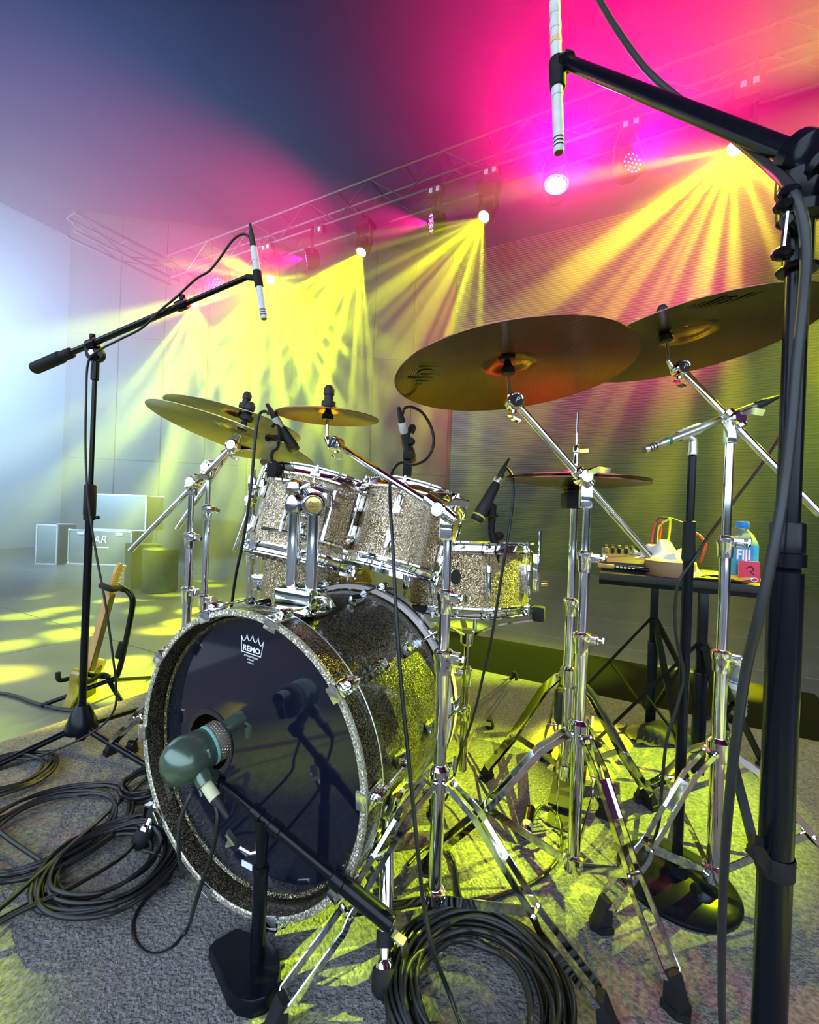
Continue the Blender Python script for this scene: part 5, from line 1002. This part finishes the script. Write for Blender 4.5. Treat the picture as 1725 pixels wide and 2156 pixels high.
# water bottle with blue label
c = ontab(1588, .10); bt = thing('water_bottle', 'square water bottle with a blue label on the table', 'bottle', c)
sq = lambda h, z: [(h, h * .55, z), (h * .55, h, z), (-h * .55, h, z), (-h, h * .55, z), (-h, -h * .55, z), (-h * .55, -h, z), (h * .55, -h, z), (h, -h * .55, z)]
def loft(levels, M):
    m_ = MB(); vs = []; 
    for h, z in levels: vs += sq(h, z)
    fs = [(i * 8 + k, i * 8 + (k + 1) % 8, i * 8 + 8 + (k + 1) % 8, i * 8 + 8 + k) for i in range(len(levels) - 1) for k in range(8)]; fs += [tuple(range(7, -1, -1)), tuple(range(len(levels) * 8 - 8, len(levels) * 8))]
    return m_.add(vs, fs, M)
FB = frame(c, UP, tx); M_pet = mat('clear_bottle', (.80, .90, .88), .12, 0, .5, trans=.75)
obj('body', loft([(.036, 0), (.038, .005), (.038, .115), (.036, .122), (.026, .145), (.015, .158), (.013, .166)], FB), M_pet, bt)
obj('label', loft([(.0388, .012), (.0388, .112)], FB), mat('blue_label', (.03, .22, .62), .35, noise=(14, (.05, .45, .75), .25)), bt)
mb = MB(); mb.lathe([(.0165, .164), (.0175, .166), (.0175, .182), (.016, .185), (1e-5, .186)], FB, 20); obj('cap', mb, mat('blue_cap', (.02, .20, .75), .4), bt)
text('label_lettering', 'FIJI', FB @ frame((-.004, -.0394, .082), (0, -1, 0), (1, 0, 0)), .042, M_print, bt, .72, 0, .0006, .0012)
c = ontab(1592, .035); cd = thing('red_packet', 'small red packet leaning on the blue-labelled bottle', 'packet', c)
FR = frame(c + UP * .034, (-ty + UP * .12).normalized(), tx); mb = MB(); mb.box(FR, .052, .064, .010, .002); obj('box', mb, mat('red_card', (.72, .02, .07), .5), cd)
mb = MB(); mb.tube(crom([FR @ V(p) for p in ((-.008, .010, .0056), (.004, .016, .0056), (.010, .006, .0056), (.002, 0, .0056), (.012, -.008, .0056))], 4), .0014, 5); obj('drawing', mb, M_printk, cd)
mb = MB(); mb.lathe([(.007, .0052), (.0095, .0052), (.0095, .0058), (.007, .0058)], FR @ Matrix.Translation((.012, -.022, 0)) @ Matrix.Diagonal((1, .7, 1, 1)), 20, False); obj('seal', mb, M_print, cd)
c = ontab(1535, .05); mb = MB(); n = 10; vs = [c + tx * ((i / n - .5) * .15) + ty * ((j / n - .5) * .09) + UP * (.006 + .014 * abs(math.sin(4.1 * i / n + 2.3 * j / n))) for i in range(n + 1) for j in range(n + 1)]
mb.add(vs, [(i * (n + 1) + j, (i + 1) * (n + 1) + j, (i + 1) * (n + 1) + j + 1, i * (n + 1) + j + 1) for i in range(n) for j in range(n)])
tag(obj('snack_wrapper', mb, mat('white_yellow_wrapper', (.80, .80, .78), .4, noise=(16, (.85, .75, .05), .06)), None, 60), 'crumpled white and yellow wrapper beside the tape roll', 'wrapper')
# clear bottle on the deck behind the bright stand
bq = PF(1553, 1506, .0); bq = V((bq.x, bq.y, .004)); wb = thing('plastic_bottle', 'clear plastic water bottle standing on the deck behind the right stand', 'bottle', bq)
s_ = 1.15
prof = [(.026, 0), (.029, .004)] + [(.0285 + .0015 * math.cos(k * math.pi), .012 + .008 * k) for k in range(9)] + [(.030, .09), (.030, .125), (.027, .140), (.016, .165), (.0115, .175), (.0115, .182)]
mb = MB(); mb.lathe([(r * s_, z * s_) for r, z in prof], Matrix.Translation(bq), 24); obj('body', mb, M_pet, wb)
mb = MB(); mb.lathe([(.0305 * s_, .094 * s_), (.0308 * s_, .095 * s_), (.0308 * s_, .122 * s_), (.0305 * s_, .123 * s_)], Matrix.Translation(bq), 24, False); lb = obj('label', mb, M_print, wb)
mb = MB(); mb.lathe([(.0310 * s_, .115 * s_), (.0310 * s_, .120 * s_)], Matrix.Translation(bq), 24, False); obj('label_stripe', mb, mat('blue_stripe', (.05, .16, .55), .5), lb)
mb = MB(); mb.lathe([(.0135 * s_, .180 * s_), (.0138 * s_, .192 * s_), (1e-5, .194 * s_)], Matrix.Translation(bq), 18); obj('cap', mb, M_print, wb)
# small odds and ends on the rug
a_, b_ = PF(1116, 1648, .02), PF(1106, 1758, .02); a_ = PF(1118, 1700, .03); d = (PF(1104, 1770, .018) - a_).normalized()
ct_ = thing('cable_connector', 'black cable connector with a pale paper band on the rug', 'connector', a_)
mb = MB(); mb.rod(a_, a_ + d * .10, .013, 12); obj('shell', mb, M_black, ct_); mb = MB(); mb.lathe([(.0135, .06), (.0140, .061), (.0140, .078), (.0135, .079)], frame(a_, d), 14, False); obj('paper_band', mb, mat('paper_band', (.65, .55, .45), .7), ct_)
c = PF(1395, 1556, .0); mb = MB(); n = 14; vs = []
for i in range(n + 1):
    for j in range(n + 1):
        u, v = (i / n - .5) * 2, (j / n - .5) * 2; vs.append(V((c.x + u * .13, c.y + v * .07, .008 + max(0, .045 * (1 - u * u) * (1 - v * v) + .012 * math.sin(8 * u + 4 * v)))))
mb.add(vs, [(i * (n + 1) + j, (i + 1) * (n + 1) + j, (i + 1) * (n + 1) + j + 1, i * (n + 1) + j + 1) for i in range(n) for j in range(n)])
tag(obj('black_cloth', mb, mat('black_fabric', (.012, .012, .015), .75), None, 180), 'bunched black cloth on the rug under the side table', 'cloth')
# ------------------------------------------------------------------ haze: thin over the whole stage, thickening towards the left wing
def hbox(name, label, ua, ub, va, vb_, z0, z1, dens):
    o = haze_box(name, frame(uv((ua + ub) / 2, (va + vb_) / 2, (z0 + z1) / 2), UP, E1), (ub - ua, vb_ - va, z1 - z0), dens)
    return tag(o, label, 'haze', kind='stuff')
hbox('stage_haze', 'thin coloured haze hanging over the back of the stage', -11.5, 7.2, 2.25, 10.3, STAGE + .002, 7.3, .019)
hbox('fog_bank', 'pale blue-white fog drifting in from the left wing', -11.4, -3.7, -1.0, 10.2, STAGE + .004, 7.2, .115)
